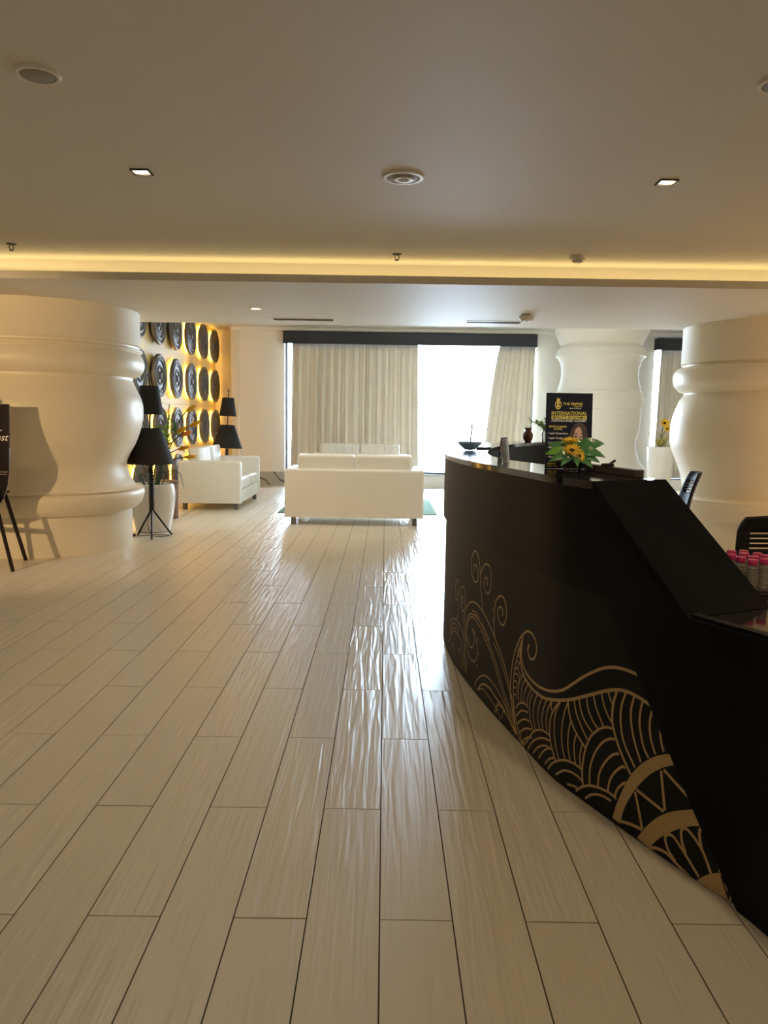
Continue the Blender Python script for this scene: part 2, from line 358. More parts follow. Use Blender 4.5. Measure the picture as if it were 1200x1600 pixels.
# pelmets and curtains
def pelmet(x0, x1, z0, z1, label):
    p = thing('pelmet', label, 'pelmet', ((x0+x1)/2, YW-.002, z0)); h = (x1-x0)/2
    bm = NB(); box(bm, -h, h, -.19, -.165, 0, z1-z0, .003, 1); obj('front_board', bm, M['pelmet'], p, smooth=0)
    bm = NB(); box(bm, -h, h, -.165, 0, z1-z0-.02, z1-z0, .003, 1); obj('top_board', bm, M['pelmet'], p, smooth=0)
    for s in (-h, h-.02):
        bm = NB(); box(bm, s, s+.02, -.165, 0, 0, z1-z0-.02); obj('end_board', bm, M['pelmet'], p, smooth=0)
pelmet(-2.03, 2.96, 2.81, 3.045, 'long black curtain pelmet over the wide window')
pelmet(5.31, 7.3, 2.78, 3.015, 'black curtain pelmet over the right-hand window, beside the white column')
def curtain(name, label, top, bot, z0, z1, y, folds, seed, bow=0):
    rnd = random.Random(seed); bm = NB(); nx, nz = folds*10, 14; rows = []
    ph = [rnd.uniform(-.9, .9) for _ in range(folds+2)]; am = [rnd.uniform(.45, 1.15) for _ in range(folds+2)]; dr = [rnd.uniform(-.5, .5) for _ in range(folds+2)]
    for j in range(nz+1):
        v = j/nz; row = []
        for i in range(nx+1):
            u = i/nx; q = u*folds; k = int(q); f = q-k
            p = ph[k]*(1-f)+ph[k+1]*f+(dr[k]*(1-f)+dr[k+1]*f)*v; a = am[k]*(1-f)+am[k+1]*f
            vv = v**.7 if bow else v
            x0 = top[0]+(bot[0]-top[0])*vv; x1 = top[1]+(bot[1]-top[1])*v
            th = 2*math.pi*q+p
            x = x0+(x1-x0)*(u+.25/folds*math.sin(2*th)*.5)
            row.append(bm.verts.new((x, y+(.040+.016*v)*a*(math.sin(th)+.22*math.sin(2*th+.6))+.008*math.sin(2.3*th+1), z1+(z0-z1)*v)))
        rows.append(row)
    for a, b_ in zip(rows[:-1], rows[1:]):
        for i in range(nx): bm.faces.new((a[i], a[i+1], b_[i+1], b_[i]))
    o = obj(name, bm, M['curtain'], smooth=180)
    s = o.modifiers.new('solid', 'SOLIDIFY'); s.thickness = .004
    return tag(o, label, 'curtain')
curtain('curtain', 'wide beige pleated curtain covering the left part of the big window', (-1.83, .64), (-1.88, .68), .285, 2.834, 15.462, 16, 1)
curtain('curtain', 'beige curtain gathered at the right end of the big window', (2.24, 2.93), (1.94, 2.88), .285, 2.834, 15.462, 8, 5, 1)
curtain('curtain', 'beige curtain of the right-hand window, partly behind the big column', (5.43, 7.2), (5.40, 7.2), .285, 2.804, 15.462, 10, 9)

# columns
def column(label, c, prof, m, n=128):
    bm = NB(); pr = []
    for seg in prof:
        pts = catmull([(r, z, 0) for r, z in seg], 5) if len(seg) > 2 else [Vector((r, z, 0)) for r, z in seg]
        pr += [(p.x, p.y) for p in pts]
    lathe(bm, pr, n); o = obj('column', bm, m, smooth=40); o.location = (c[0], c[1], 0)
    return tag(o, label, 'column')
column('huge cream turned column on the left, behind the black easel', (-3.525, 8.0), [
    [(.845, 0), (.845, .385)], [(.90, .40), (.945, .45), (.975, .53), (.972, .575), (.955, .597)], [(.945, .600), (.945, .606)], [(.966, .612), (.90, .626), (.868, .662), (.826, .735), (.802, .845), (.832, .945), (.90, 1.07), (.962, 1.25), (.984, 1.41), (.967, 1.525), (.912, 1.65), (.885, 1.72)],
    [(.885, 1.725), (.885, 1.745)], [(.94, 1.765), (.985, 1.81), (1.005, 1.88), (.99, 1.95), (.965, 1.99)], [(.965, 2.0), (.985, 2.01), (.98, 2.03), (.955, 2.04)], [(.955, 2.06), (.97, 2.07)], [(.965, 2.08), (.965, ZS)]], M['column'])
column('huge cream turned column on the right, behind the black chairs', (4.22, 8.58), [
    [(.835, 0), (.835, .335)], [(.90, .345), (.93, .39), (.94, .47), (.93, .53)], [(.93, .545), (.85, .555), (.835, .60), (.845, .70), (.865, .79), (.905, .90), (.97, 1.055), (1.0, 1.187), (.988, 1.407), (.93, 1.59), (.885, 1.665)],
    [(.875, 1.68), (.875, 1.695)], [(.93, 1.72), (.985, 1.78), (1.0, 1.87), (.985, 1.93), (.955, 1.965)], [(.95, 1.97), (.90, 1.98)], [(.90, 2.0), (.925, 2.01)], [(.92, 2.02), (.92, ZS)]], M['column'])
column('white turned column between the two windows, behind the poster stand', (4.0, 14.62), [
    [(.86, 0), (.86, .30)], [(.90, .32), (.90, .50), (.80, .62), (.72, .85)], [(.72, .86), (.70, 1.0), (.76, 1.25), (.78, 1.55)], [(.78, 1.60), (.80, 1.62)], [(.80, 1.66), (.82, 1.75), (.80, 1.84), (.79, 1.88)],
    [(.80, 1.90), (.80, 1.91)], [(.76, 1.94), (.71, 2.15), (.70, 2.30), (.73, 2.46), (.79, 2.55)], [(.82, 2.565), (.82, 2.59)], [(.80, 2.62), (.79, 2.69), (.73, 2.75), (.72, 2.77)], [(.73, 2.78), (.74, 2.79)], [(.75, 2.80), (.80, 2.92), (.86, 3.03), (.87, ZT)]], M['white_column'])

# ---------------------------------------------------------------- disc wall
def disc_meshes():
    bm = NB(); pr = [(.325, .0), (.325, .025), (.318, .045), (.300, .052), (.282, .045), (.272, .030), (.262, .030), (.252, .046), (.232, .050), (.215, .040), (.208, .028), (.150, .026), (.142, .040), (.128, .044), (.116, .034), (.110, .022), (.062, .022), (.056, .040), (.044, .052), (.022, .058), (.001, .060)]
    lathe(bm, pr, 48); d = obj('disc_face', bm, M['pewter'], smooth=30)
    bm = NB(); lathe(bm, [(.23, -.055), (.23, 0)], 24); s = obj('standoff', bm, M['black_metal'])
    bm = NB(); lathe(bm, [(.280, -.048), (.288, -.048), (.288, -.022), (.280, -.022)], 32, closed=True); g = obj('light_ring', bm, M['glow'], smooth=0)
    return d, s, g
D0, S0, G0 = disc_meshes(); first = True
ROWN = ['top row', 'second row from the top', 'third row from the top', 'bottom row']
COLN = ['nearest the left column', 'second from the left column', 'third from the left column', 'third from the far corner', 'second from the far corner', 'nearest the far corner']
LIT = {(0, 3), (0, 4), (0, 5), (1, 0), (1, 2), (1, 3), (1, 4), (1, 5), (2, 0), (2, 1), (2, 2), (2, 3), (2, 4), (2, 5), (3, 0), (3, 1), (3, 2), (3, 3), (3, 4), (3, 5)}
for r, z in enumerate((2.755, 1.972, 1.180, .42)):
    for k in range(6):
        t = thing('wall_disc', '%s dark ringed wall disc, %s, %s' % ('backlit' if (r, k) in LIT else 'unlit', ROWN[r], COLN[k]), 'wall disc', (-3.46, 10.885+.962*k, z), 0, 'ringed discs on the gold wall', rot=(0, R(90), 0))
        for o in (D0, S0)+((G0,) if (r, k) in LIT else ()):
            c = o.copy(); COL.objects.link(c); c.parent = t
for o in (D0, S0, G0): bpy.data.objects.remove(o)

# ---------------------------------------------------------------- sofas
def cushion(w, d, h, seams, face, bev=.035, depth=.008):
    """soft block with stitched seams on its top ('Z') or front ('Y') face; origin at the bottom centre"""
    b = bmesh.new(); bmesh.ops.create_cube(b, size=1); bmesh.ops.scale(b, vec=(w, d, h), verts=b.verts)
    bmesh.ops.bevel(b, geom=b.edges[:], offset=bev, segments=4, profile=.5, affect='EDGES')
    xs = []
    for s in seams: xs += [s-.008, s, s+.008]
    for x in xs: bmesh.ops.bisect_plane(b, geom=b.verts[:]+b.edges[:]+b.faces[:], plane_co=(x, 0, 0), plane_no=(1, 0, 0))
    for v in b.verts:
        fx = 1-abs(2*v.co.x/w)**4
        if face == 'Z' and v.co.z > h*.3: v.co.z += .012*fx-(depth if any(abs(v.co.x-s) < .001 for s in seams) else 0)
        if face == 'Y' and v.co.y > d*.3: v.co.y += .012*fx-(depth if any(abs(v.co.x-s) < .001 for s in seams) else 0)
    bmesh.ops.translate(b, vec=(0, 0, h/2), verts=b.verts); return b
def make_sofa():
    root = thing('sofa', 'x', 'sofa'); W, D, H = .89, .46, .718
    b = bmesh.new(); prism(b, [(-W, -D), (W, -D), (W, D), (W-.145, D), (W-.145, -D+.13), (-W+.145, -D+.13), (-W+.145, D), (-W, D)], .10, H)
    bmesh.ops.bevel(b, geom=[e for e in b.edges if not (e.verts[0].co.z < .2 and e.verts[1].co.z < .2)], offset=.034, segments=4, profile=.5, affect='EDGES')
    obj('frame', b, M['leather'], root, label='arms and back in one upholstered piece')
    bm = NB(); box(bm, -W+.147, W-.147, -D+.13, D-.015, .10, .29, .012, 2); obj('seat_base', bm, M['leather'], root)
    for s in (-1, 1):
        o = obj('seat_cushion', cushion(.735, .70, .165, [-.22, -.075, .075, .22], 'Z'), M['leather'], root); o.location = (s*.3705, .10, .29)
        o = obj('back_cushion', cushion(.73, .17, .455, [-.22, -.075, .075, .22], 'Y'), M['leather'], root); o.location = (s*.3675, -.225, .447); o.rotation_euler = (R(5), 0, 0)
    for sx in (-1, 1):
        for sy in (-1, 1):
            bm = NB(); box(bm, sx*.78-.03, sx*.78+.03, sy*.38-.03, sy*.38+.03, 0, .10, .004, 1); obj('leg', bm, M['steel'], root, smooth=0)
    return root
sofa = make_sofa(); sofa.location = (-.385, 10.22, 0)
tag(sofa, 'white leather two-seat sofa seen from behind, in the middle of the floor', 'sofa', 'white leather sofas')
s2 = copy_tree(sofa); s2.location = (-.46, 14.05, 0); s2.rotation_euler.z = R(180); s2['label'] = 'white leather sofa farther back against the curtain, facing the camera'
s3 = copy_tree(sofa); s3.location = (-2.56, 12.08, 0); s3.rotation_euler.z = R(-90); s3['label'] = 'white leather sofa seen from its side, by the gold disc wall'
bm = NB(); box(bm, -1.53, .765, 10.98, 13.0, 0, .012, .004, 1); tag(obj('rug', bm, M['rug'], smooth=0), 'green rug lying between the two facing white sofas', 'rug')

# ---------------------------------------------------------------- floor lamps
def make_lamp():
    root = thing('floor_lamp', 'x', 'floor lamp')
    for a in (R(-75), R(38), R(150)):
        bm = NB(); tube(bm, [(.012*math.cos(a), .012*math.sin(a), .31), (.23*math.cos(a), .23*math.sin(a), .008)], .011, 8); obj('leg', bm, M['black_metal'], root)
    bm = NB(); pr = [(.012, .29)]; z = .30
    while z < .80: pr += [(.020, z), (.034, z+.008), (.034, z+.014), (.020, z+.021)]; z += .026
    lathe(bm, pr+[(.012, .81)], 16); obj('beaded_stem', bm, M['black_metal'], root)
    bm = NB(); tube(bm, [(0, 0, .80), (.004, 0, 1.84)], .0095, 8); obj('pole', bm, M['black_metal'], root)
    for n, (r0, r1, z0, z1) in (('lower_lamp_shade', (.262, .120, .828, 1.224)), ('upper_lamp_shade', (.148, .100, 1.374, 1.688))):
        bm = NB(); lathe(bm, [(r0, z0), (r1, z1), (r1-.004, z1), (r0-.004, z0)], 48, closed=True)
        sh = obj(n, bm, M['black_fabric'], root, smooth=40)
        bm = NB()
        for k in range(3):
            a = 2*math.pi*k/3+.4; tube(bm, [(0, 0, z1-.02), ((r1-.003)*math.cos(a), (r1-.003)*math.sin(a), z1-.006)], .003, 6)
        obj('spider_fitting', bm, M['black_metal'], sh)
    bm = NB(); tube(bm, [(-.022, 0, 1.80), (.03, 0, 1.802)], .006, 6); obj('finial', bm, M['black_metal'], root)
    return root
fl = make_lamp(); fl.location = (-2.615, 8.60, 0)
tag(fl, 'black two-shade floor lamp on a tripod beside the big left column', 'floor lamp', 'black two-shade floor lamps')
bm = NB(); tube(bm, catmull([(-.01, 0, .30), (-.06, .03, .15), (-.02, .05, .012), (.10, .0, .006), (.17, .1, .006), (.02, .12, .006), (-.15, .06, .006), (-.21, .02, .008)], 8), .004, 6); obj('power_cord', bm, M['black_metal'], fl)
bm = NB(); box(bm, -.245, -.20, 0, .035, .0, .026, .006, 2); obj('plug', bm, M['black_metal'], fl)
f2 = copy_tree(fl); f2.location = (-2.76, 13.32, 0); f2.rotation_euler = (0, R(2.2), R(25))
for c in list(f2.children):
    if c.name.startswith(('power', 'plug')): bpy.data.objects.remove(c)
f2['label'] = 'black two-shade floor lamp behind the side-on white sofa'

# ---------------------------------------------------------------- plants
def leaf_bm(L, w, curl=.5, n=6, up=0.15):
    """leaf along +X with a raised fold and a downward curl"""
    bm = NB(); rows = []
    for i in range(n+1):
        u = i/n; ww = w*math.sin(math.pi*min(1, u*.93+.05))**.8*(1-.25*u); z = up*L*math.sin(u*1.6)-curl*L*u*u
        x = L*u*(1-.12*curl*u)
        rows.append([bm.verts.new((x, s*ww*.5, z+(.12*ww if s else 0))) for s in (-1, 0, 1)])
    for a, b in zip(rows[:-1], rows[1:]):
        for k in (0, 1): bm.faces.new((a[k], a[k+1], b[k+1], b[k]))
    return bm
def solid(o, t=.0015):
    s = o.modifiers.new('solid', 'SOLIDIFY'); s.thickness = t; return o
def flower(root, loc, rot, r, petal_m=None, n=16, centre=.38, back=True):
    h = bpy.data.objects.new('flower_head', None); bm = NB()
    for ring, (k, q, dz) in enumerate(((n, 1.0, 0), (n, .82, .05))):
        for i in range(k):
            a = 2*math.pi*(i+.5*ring)/k; lb = leaf_bm(r*q, r*.30, -.12+.10*random.random(), 4)
            merge(bm, lb, Matrix.Rotation(a, 4, 'Z') @ Matrix.Translation((r*.12, 0, dz*r)) @ Matrix.Rotation(R(-8-10*ring), 4, 'Y'))
    o = obj('flower_head', bm, petal_m or M['petal'], root, smooth=60); o.location = loc; o.rotation_euler = rot; solid(o, .0008)
    bm = NB(); lathe(bm, [(r*centre, .02*r), (r*centre*.95, .16*r), (r*centre*.6, .24*r), (.001, .22*r)], 20); obj('seed_disc', bm, M['seed'], o)
    return o
def leaf(root, loc, rot, L, w, curl=.5, m=None, name='leaf'):
    o = obj(name, leaf_bm(L, w, curl), m or M['leaf'], root, smooth=60); o.location = loc; o.rotation_euler = rot; return solid(o)
def spray(root, name, base, tip, m_leaf, n, size, stem_r=.004, seed=0, bend=.1, start=.35, m_stem=None):
    rnd = random.Random(seed); a, b = Vector(base), Vector(tip); mid = (a+b)/2+Vector((rnd.uniform(-bend, bend), rnd.uniform(-bend, bend), bend*.6))
    pts = catmull([a, a.lerp(mid, .5)+Vector((0, 0, bend*.3)), mid, b], 5); bm = NB(); tube(bm, pts, stem_r, 6)
    for i in range(n):
        u = start+(1-start)*(i+rnd.random())/n; p = pts[min(int(u*(len(pts)-1)), len(pts)-1)]; L = size*rnd.uniform(.6, 1.25)
        lb = leaf_bm(L, L*.42, rnd.uniform(-.3, .6), 3)
        merge(bm, lb, Matrix.Translation(p) @ Euler((0, rnd.uniform(-1.1, .5), rnd.uniform(0, 6.28))).to_matrix().to_4x4(), mat=1)
    return obj(name, bm, [m_stem or M['stem'], m_leaf], root, smooth=60)
def pot(root, prof, m, soil_z, soil_r):
    bm = NB(); lathe(bm, [tuple(p)[:2] for p in prof], 64); obj('pot', bm, m, root, smooth=50)
    bm = NB(); lathe(bm, [(soil_r, soil_z-.02), (soil_r, soil_z), (.001, soil_z+.01)], 24); obj('soil', bm, M['wood'], root)
p1 = thing('potted_plant', 'large white glazed pot of tall orange and yellow flowers behind the near lamp', 'potted plant', (-2.745, 9.08, 0))
pr = [(.185, 0), (.20, .01)]+[(q.x, q.y) for q in catmull([(.20, .012, 0), (.245, .25, 0), (.262, .42, 0), (.252, .52, 0), (.238, .562, 0)], 6)]+[(.228, .566), (.222, .55), (.23, .44)]
pot(p1, pr, M['ceramic'], .49, .225)
for i, (b, t) in enumerate((((.05, 0, .48), (.215, .0, 1.50)), ((.03, .05, .48), (.14, .0, 1.28)), ((-.02, .0, .48), (.10, -.05, 1.22)), ((.0, .05, .48), (.16, .02, 1.22)))):
    spray(p1, 'leafy_stem', b, t, M['leaf_light'], 30, .10, .005, 20+i, .05, .62)
for i, (b, t, m) in enumerate((((.04, .02, .48), (.39, .05, 1.41), 'petal'), ((.06, .0, .48), (.44, .0, 1.24), 'petal'), ((.0, .02, .48), (.33, .02, 1.13), 'orange'), ((.02, -.04, .48), (.30, -.02, .97), 'petal'), ((.03, -.02, .48), (.37, .0, .88), 'petal'), ((.05, .05, .48), (.27, .05, 1.16), 'petal'))):
    bm = NB(); pts = catmull([Vector(b), Vector(b).lerp(Vector(t), .5)+Vector((-.05, 0, .12)), Vector(t)], 6); tube(bm, pts, .006, 6); obj('stem', bm, M['stem'], p1)
    bm = NB(); d = (pts[-1]-pts[-2]).normalized(); q = (d+Vector((.5, -.25, -.15))).to_track_quat('Z', 'Y').to_matrix().to_4x4()
    for k in range(6):
        lb = leaf_bm(.15, .055, -.25 if k % 2 else .25, 4); merge(bm, lb, Matrix.Translation(t) @ q @ Matrix.Rotation(k*math.pi/3, 4, 'Z') @ Matrix.Rotation(R(-62), 4, 'Y'))
    solid(obj('lily_flower', bm, M[m], p1, smooth=60), .001)
for i in range(9):
    a = random.uniform(0, 6.28); L = random.uniform(.3, .5)
    bm = NB(); c = Vector((.08*math.cos(a), .08*math.sin(a), .49)); tube(bm, catmull([c, c+Vector((.12*math.cos(a), .12*math.sin(a), .22)), c+Vector((.25*math.cos(a), .25*math.sin(a), .20+.2*(i % 2))), c+Vector((.30*math.cos(a), .30*math.sin(a), .02+.25*(i % 3)))], 5), .007, 6, r1=.003); obj('stem', bm, M['stem'], p1)
for i in range(5): leaf(p1, (.06+.05*i, -.02*i+.03, .95+.09*i), (0, R(-20+15*i), R(-40+30*i)), .16, .05, .4)
bk = thing('wicker_basket', 'brown woven basket behind the white flower pot, by the side-on sofa', 'basket', (-2.93, 10.25, 0))
bm = NB(); z = .0
for i in range(14):
    lathe(bm, [(.155+.012*math.cos(2*math.pi*k/8), .018+.0335*i+.017*math.sin(2*math.pi*k/8)) for k in range(8)], 28, closed=True)
obj('woven_side', bm, M['wicker'], bk, smooth=60)
bm = NB(); lathe(bm, [(.165, .47), (.178, .475), (.178, .50), (.165, .505), (.001, .505)], 28); obj('lid', bm, M['wicker'], bk)
p2 = thing('potted_sunflower', 'tall white tapered pot with a sunflower and yellow blossom by the right-hand window', 'potted plant', (4.46, 12.5, 0))
pot(p2, [(.13, 0), (.145, .01), (.20, .62), (.215, .90), (.222, .975), (.212, .985), (.205, .965), (.20, .90)], M['ceramic'], .93, .20)
for i, (t, r) in enumerate((((.025, -.05, 1.36), .075), ((.07, -.06, 1.27), .06))):
    bm = NB(); tube(bm, catmull([(0, 0, .93), (.0, .01, 1.1), Vector(t)+Vector((0, .03, 0))], 5), .006, 6); obj('stem', bm, M['stem'], p2)
    flower(p2, t, (R(75), 0, R(-5)), r)
for i in range(16): spray(p2, 'blossom_spray', (random.uniform(-.06, .06), random.uniform(-.06, .06), .93), (random.uniform(-.20, .15), random.uniform(-.15, .1), random.uniform(1.04, 1.26)), M['blossom'], 16, .045, .003, 50+i, .03, .35)

# ---------------------------------------------------------------- easel with a black board
ez = thing('easel_sign', 'black notice board on a black wooden easel in front of the left column', 'easel', (-3.645, 6.75, 0))
bm = NB(); W, z0, z1 = .385, .50, 1.445; pts = [(-W, z1), (W, z1), (W+.002, 1.1), (W-.004, .86), (W-.02, .74), (W-.055, .63), (W-.11, .555), (W-.19, .515), (0, .50), (-W+.19, .515), (-W+.11, .555), (-W+.055, .63), (-W+.02, .74), (-W+.004, .86), (-W-.002, 1.1)]
prism(bm, pts, -.012, .0, 'Y'); bd = obj('board', bm, M['easel_board'], ez, smooth=0); bd.rotation_euler = (R(-4), 0, 0); bd.location = (0, -.13, 0)
bm = NB(); prism(bm, [(u*1.008, v+.004*(1 if v > 1 else -1)) for u, v in pts], .0, .004, 'Y'); o = obj('board_edge', bm, M['fixture'], bd, smooth=0)
def leg_(a, b, w=.018):
    bm = NB(); tube(bm, [a, b], w, 4); return obj('leg', bm, M['black_wood'], ez, smooth=0)
leg_((.43, -.185, 0), (.06, -.09, 1.56)); leg_((-.43, -.185, 0), (-.06, -.09, 1.56)); leg_((.30, .34, 0), (.10, -.06, 1.50), .02)
bm = NB(); box(bm, -.08, .08, -.12, -.07, 1.46, 1.56, .005, 1); obj('top_block', bm, M['black_wood'], ez, smooth=0)
bm = NB(); box(bm, -.33, .33, -.22, -.16, .475, .498, .004, 1); obj('ledge', bm, M['black_wood'], ez, smooth=0)
bm = NB(); tube(bm, [(.215, .165, .655), (.262, .15, .665)], .010, 8); obj('wing_knob', bm, M['black_wood'], ez)
FONT = None
def text(name, body, m, parent, x, z, size, width=None, align='LEFT', shear=0, dy=-.002, bold=0):
    c = bpy.data.curves.new(name, 'FONT'); c.body = body; c.size = size; c.align_x = align; c.shear = shear; c.extrude = .0002; c.offset = bold; c.resolution_u = 3
    o = bpy.data.objects.new(name, c); COL.objects.link(o)
    dg = bpy.context.evaluated_depsgraph_get(); me = bpy.data.meshes.new_from_object(o.evaluated_get(dg)); bpy.data.objects.remove(o); bpy.data.curves.remove(c)
    if width:
        xs = [v.co.x for v in me.vertices]; w = max(xs)-min(xs); f = width/w
        for v in me.vertices: v.co.x *= f
    me.materials.clear(); me.materials.append(m)
    o = bpy.data.objects.new(name, me); COL.objects.link(o); o.parent = parent; o.location = (x, dy, z); o.rotation_euler = (R(90), 0, 0); return o
text('lettering', 'nst', M['white_text'], bd, W-.012, 1.13, .085, align='RIGHT', shear=.35, dy=-.0135)
text('lettering', '~', M['white_text'], bd, W-.06, 1.20, .07, align='RIGHT', shear=.35, dy=-.0135)
bm = NB(); box(bm, W-.10, W-.012, -.0137, -.013, .855, .862); box(bm, W-.08, W-.02, -.0137, -.013, .835, .840); obj('lettering', bm, M['grille'], bd, smooth=0)

# ---------------------------------------------------------------- reception desk
CP = [(1.3, 1.3), (1.16, 1.55), (1.085, 1.80), (1.03, 2.0), (.949, 2.156), (.851, 2.363), (.732, 2.635), (.655, 2.83), (.587, 3.14), (.503, 3.54), (.427, 4.0), (.388, 4.397), (.388, 4.75), (.43, 5.15), (.52, 5.7), (.68, 6.3), (.90, 6.9), (1.15, 7.4), (1.45, 7.8), (1.75, 8.03)]
DC = catmull([(x, y, 0) for x, y in CP], 12); DS = [0]
for a, b in zip(DC[:-1], DC[1:]): DS.append(DS[-1]+(b-a).length)
SEND = DS[-1]
def dp(s, off=0):
    """point on the desk's plan at arc length s, moved inwards by off"""
    s = min(max(s, 0), SEND-1e-6); i = 0
    lo, hi = 0, len(DS)-1
    while hi-lo > 1:
        mid = (lo+hi)//2
        if DS[mid] <= s: lo = mid
        else: hi = mid
    t = (s-DS[lo])/(DS[lo+1]-DS[lo]); p = DC[lo].lerp(DC[lo+1], t)
    j0, j1 = max(lo-1, 0), min(lo+2, len(DC)-1); d = (DC[j1]-DC[j0]).normalized()
    return Vector((p.x+d.y*off, p.y-d.x*off, 0))
def interp(tab, s):
    if s <= tab[0][0]: return tab[0][1]
    for (a, u), (b, v) in zip(tab[:-1], tab[1:]):
        if s <= b: return u+(v-u)*(s-a)/(b-a)
    return tab[-1][1]
S_P2, S_F, S_L1, S_T1, ZTOP, ZLOW, ZF = .775, 1.365, 1.0, 1.457, 1.16, .79, .775
wid = lambda s: interp([(1.45, .30), (2.2, .275), (2.9, .205), (3.5, .24), (4.5, .27), (9, .27)], s)
def steps(a, b, extra=(), ds=.06):
    n = max(2, int((b-a)/ds)); L = [a+(b-a)*k/n for k in range(n+1)]+[e for e in extra if a < e < b]; return sorted(set(L))
def sheet(bm, ss, f0, f1, mat=0, thick=None):
    """closed strip following the desk; f0(s), f1(s) give the four corners (outer low, outer high, inner high, inner low)"""
    prev = None; firstv = None
    for s in ss:
        q = [bm.verts.new(v) for v in f0(s)]
        if prev:
            for k in range(4): bm.faces.new((prev[k], prev[(k+1) % 4], q[(k+1) % 4], q[k])).material_index = mat
        else: firstv = q
        prev = q
    bm.faces.new(firstv[::-1]); bm.faces.new(prev); bmesh.ops.recalc_face_normals(bm, faces=bm.faces[:])
def strip(s0, s1, o0, o1, z0, z1, extra=()):
    """solid strip: outer offset o0(s), inner offset o1(s), bottom z0(s), top z1(s)"""
    F = lambda v: v if callable(v) else (lambda s, v=v: v)
    o0, o1, z0, z1 = F(o0), F(o1), F(z0), F(z1); bm = NB()
    def q(s):
        a, b = dp(s, o0(s)), dp(s, o1(s)); return [Vector((a.x, a.y, z0(s))), Vector((a.x, a.y, z1(s))), Vector((b.x, b.y, z1(s))), Vector((b.x, b.y, z0(s)))]
    sheet(bm, steps(s0, s1, extra), q, None); return bm
desk = thing('reception_desk', 'curved black reception desk with gold wave pattern and glossy top', 'reception desk', (0, 0, 0))
vin = obj('vinyl_panel', strip(S_P2-.25, SEND, 0, .03, .004, .80), M['vinyl'], desk, label='dark charcoal lower panel with gold line pattern')
zlow = lambda s: interp([(S_P2-.001, .0), (S_P2, .0), (S_F, ZF), (SEND, ZF)], s)
ztop = lambda s: interp([(S_L1, ZLOW-.0), (S_T1, ZTOP-.028), (SEND, ZTOP-.028)], s)
obj('outer_band', strip(0, SEND, -.017, .0, lambda s: max(zlow(s), .003), ztop, (S_P2, S_F, S_L1, S_T1, S_L1+.1, S_L1+.2)), M['desk'], desk, smooth=20)
obj('upper_wall', strip(S_L1+.02, SEND, .001, .03, .78, lambda s: ztop(s)-.005, (S_T1,)), M['desk'], desk, smooth=20)
obj('counter_top', strip(S_T1, SEND, -.022, wid, ZTOP-.027, ZTOP), M['granite'], desk, smooth=20, label='glossy black stone counter top')
obj('inner_wall', strip(S_T1, SEND, lambda s: wid(s)-.035, lambda s: wid(s)-.012, .0, ZTOP-.028), M['desk'], desk, smooth=20)
obj('low_desk_top', strip(.0, 2.7, .001, lambda s: interp([(0, .62), (1.4, .80), (2.7, .72)], s), ZLOW-.03, ZLOW), M['granite'], desk, smooth=20, label='lower black stone work top')
def sl(s, off, z): v = dp(s, off); v.z = z; return v
bm = NB(); a = [sl(S_T1, -.02, ZTOP), sl(S_T1, .30, ZTOP), sl(S_L1, .33, ZLOW+.002), sl(S_L1, -.02, ZLOW+.002)]; b = [v-Vector((0, 0, .028)) if i < 2 else v+Vector((-.02, .035, 0)) for i, v in enumerate(a)]
va = [bm.verts.new(v) for v in a]; vb = [bm.verts.new(v) for v in b]
bm.faces.new(va); bm.faces.new(vb[::-1])
for k in range(4): bm.faces.new((va[k], va[(k+1) % 4], vb[(k+1) % 4], vb[k]))
bmesh.ops.recalc_face_normals(bm, faces=bm.faces[:]); obj('sloped_end', bm, M['desk'], desk, smooth=0)
bm = NB(); tri = [sl(S_T1, .275, ZLOW+.002), sl(S_T1, .275, ZTOP-.03), sl(S_L1+.03, .305, ZLOW+.002)]; tj = [sl(S_T1, .295, ZLOW+.002), sl(S_T1, .295, ZTOP-.03), sl(S_L1+.03, .325, ZLOW+.002)]
va = [bm.verts.new(v) for v in tri]; vb = [bm.verts.new(v) for v in tj]
bm.faces.new(va); bm.faces.new(vb[::-1])
for k in range(3): bm.faces.new((va[k], va[(k+1) % 3], vb[(k+1) % 3], vb[k]))
bmesh.ops.recalc_face_normals(bm, faces=bm.faces[:]); obj('side_cheek', bm, M['desk'], desk, smooth=0)
obj('end_panel', strip(.0, .03, .001, .60, .003, ZLOW-.031), M['desk'], desk, smooth=0)
obj('low_inner_panel', strip(.03, 2.65, lambda s: interp([(0, .57), (1.4, .75), (2.65, .66)], s), lambda s: interp([(0, .59), (1.4, .77), (2.65, .68)], s), .003, ZLOW-.031), M['desk'], desk, smooth=20)

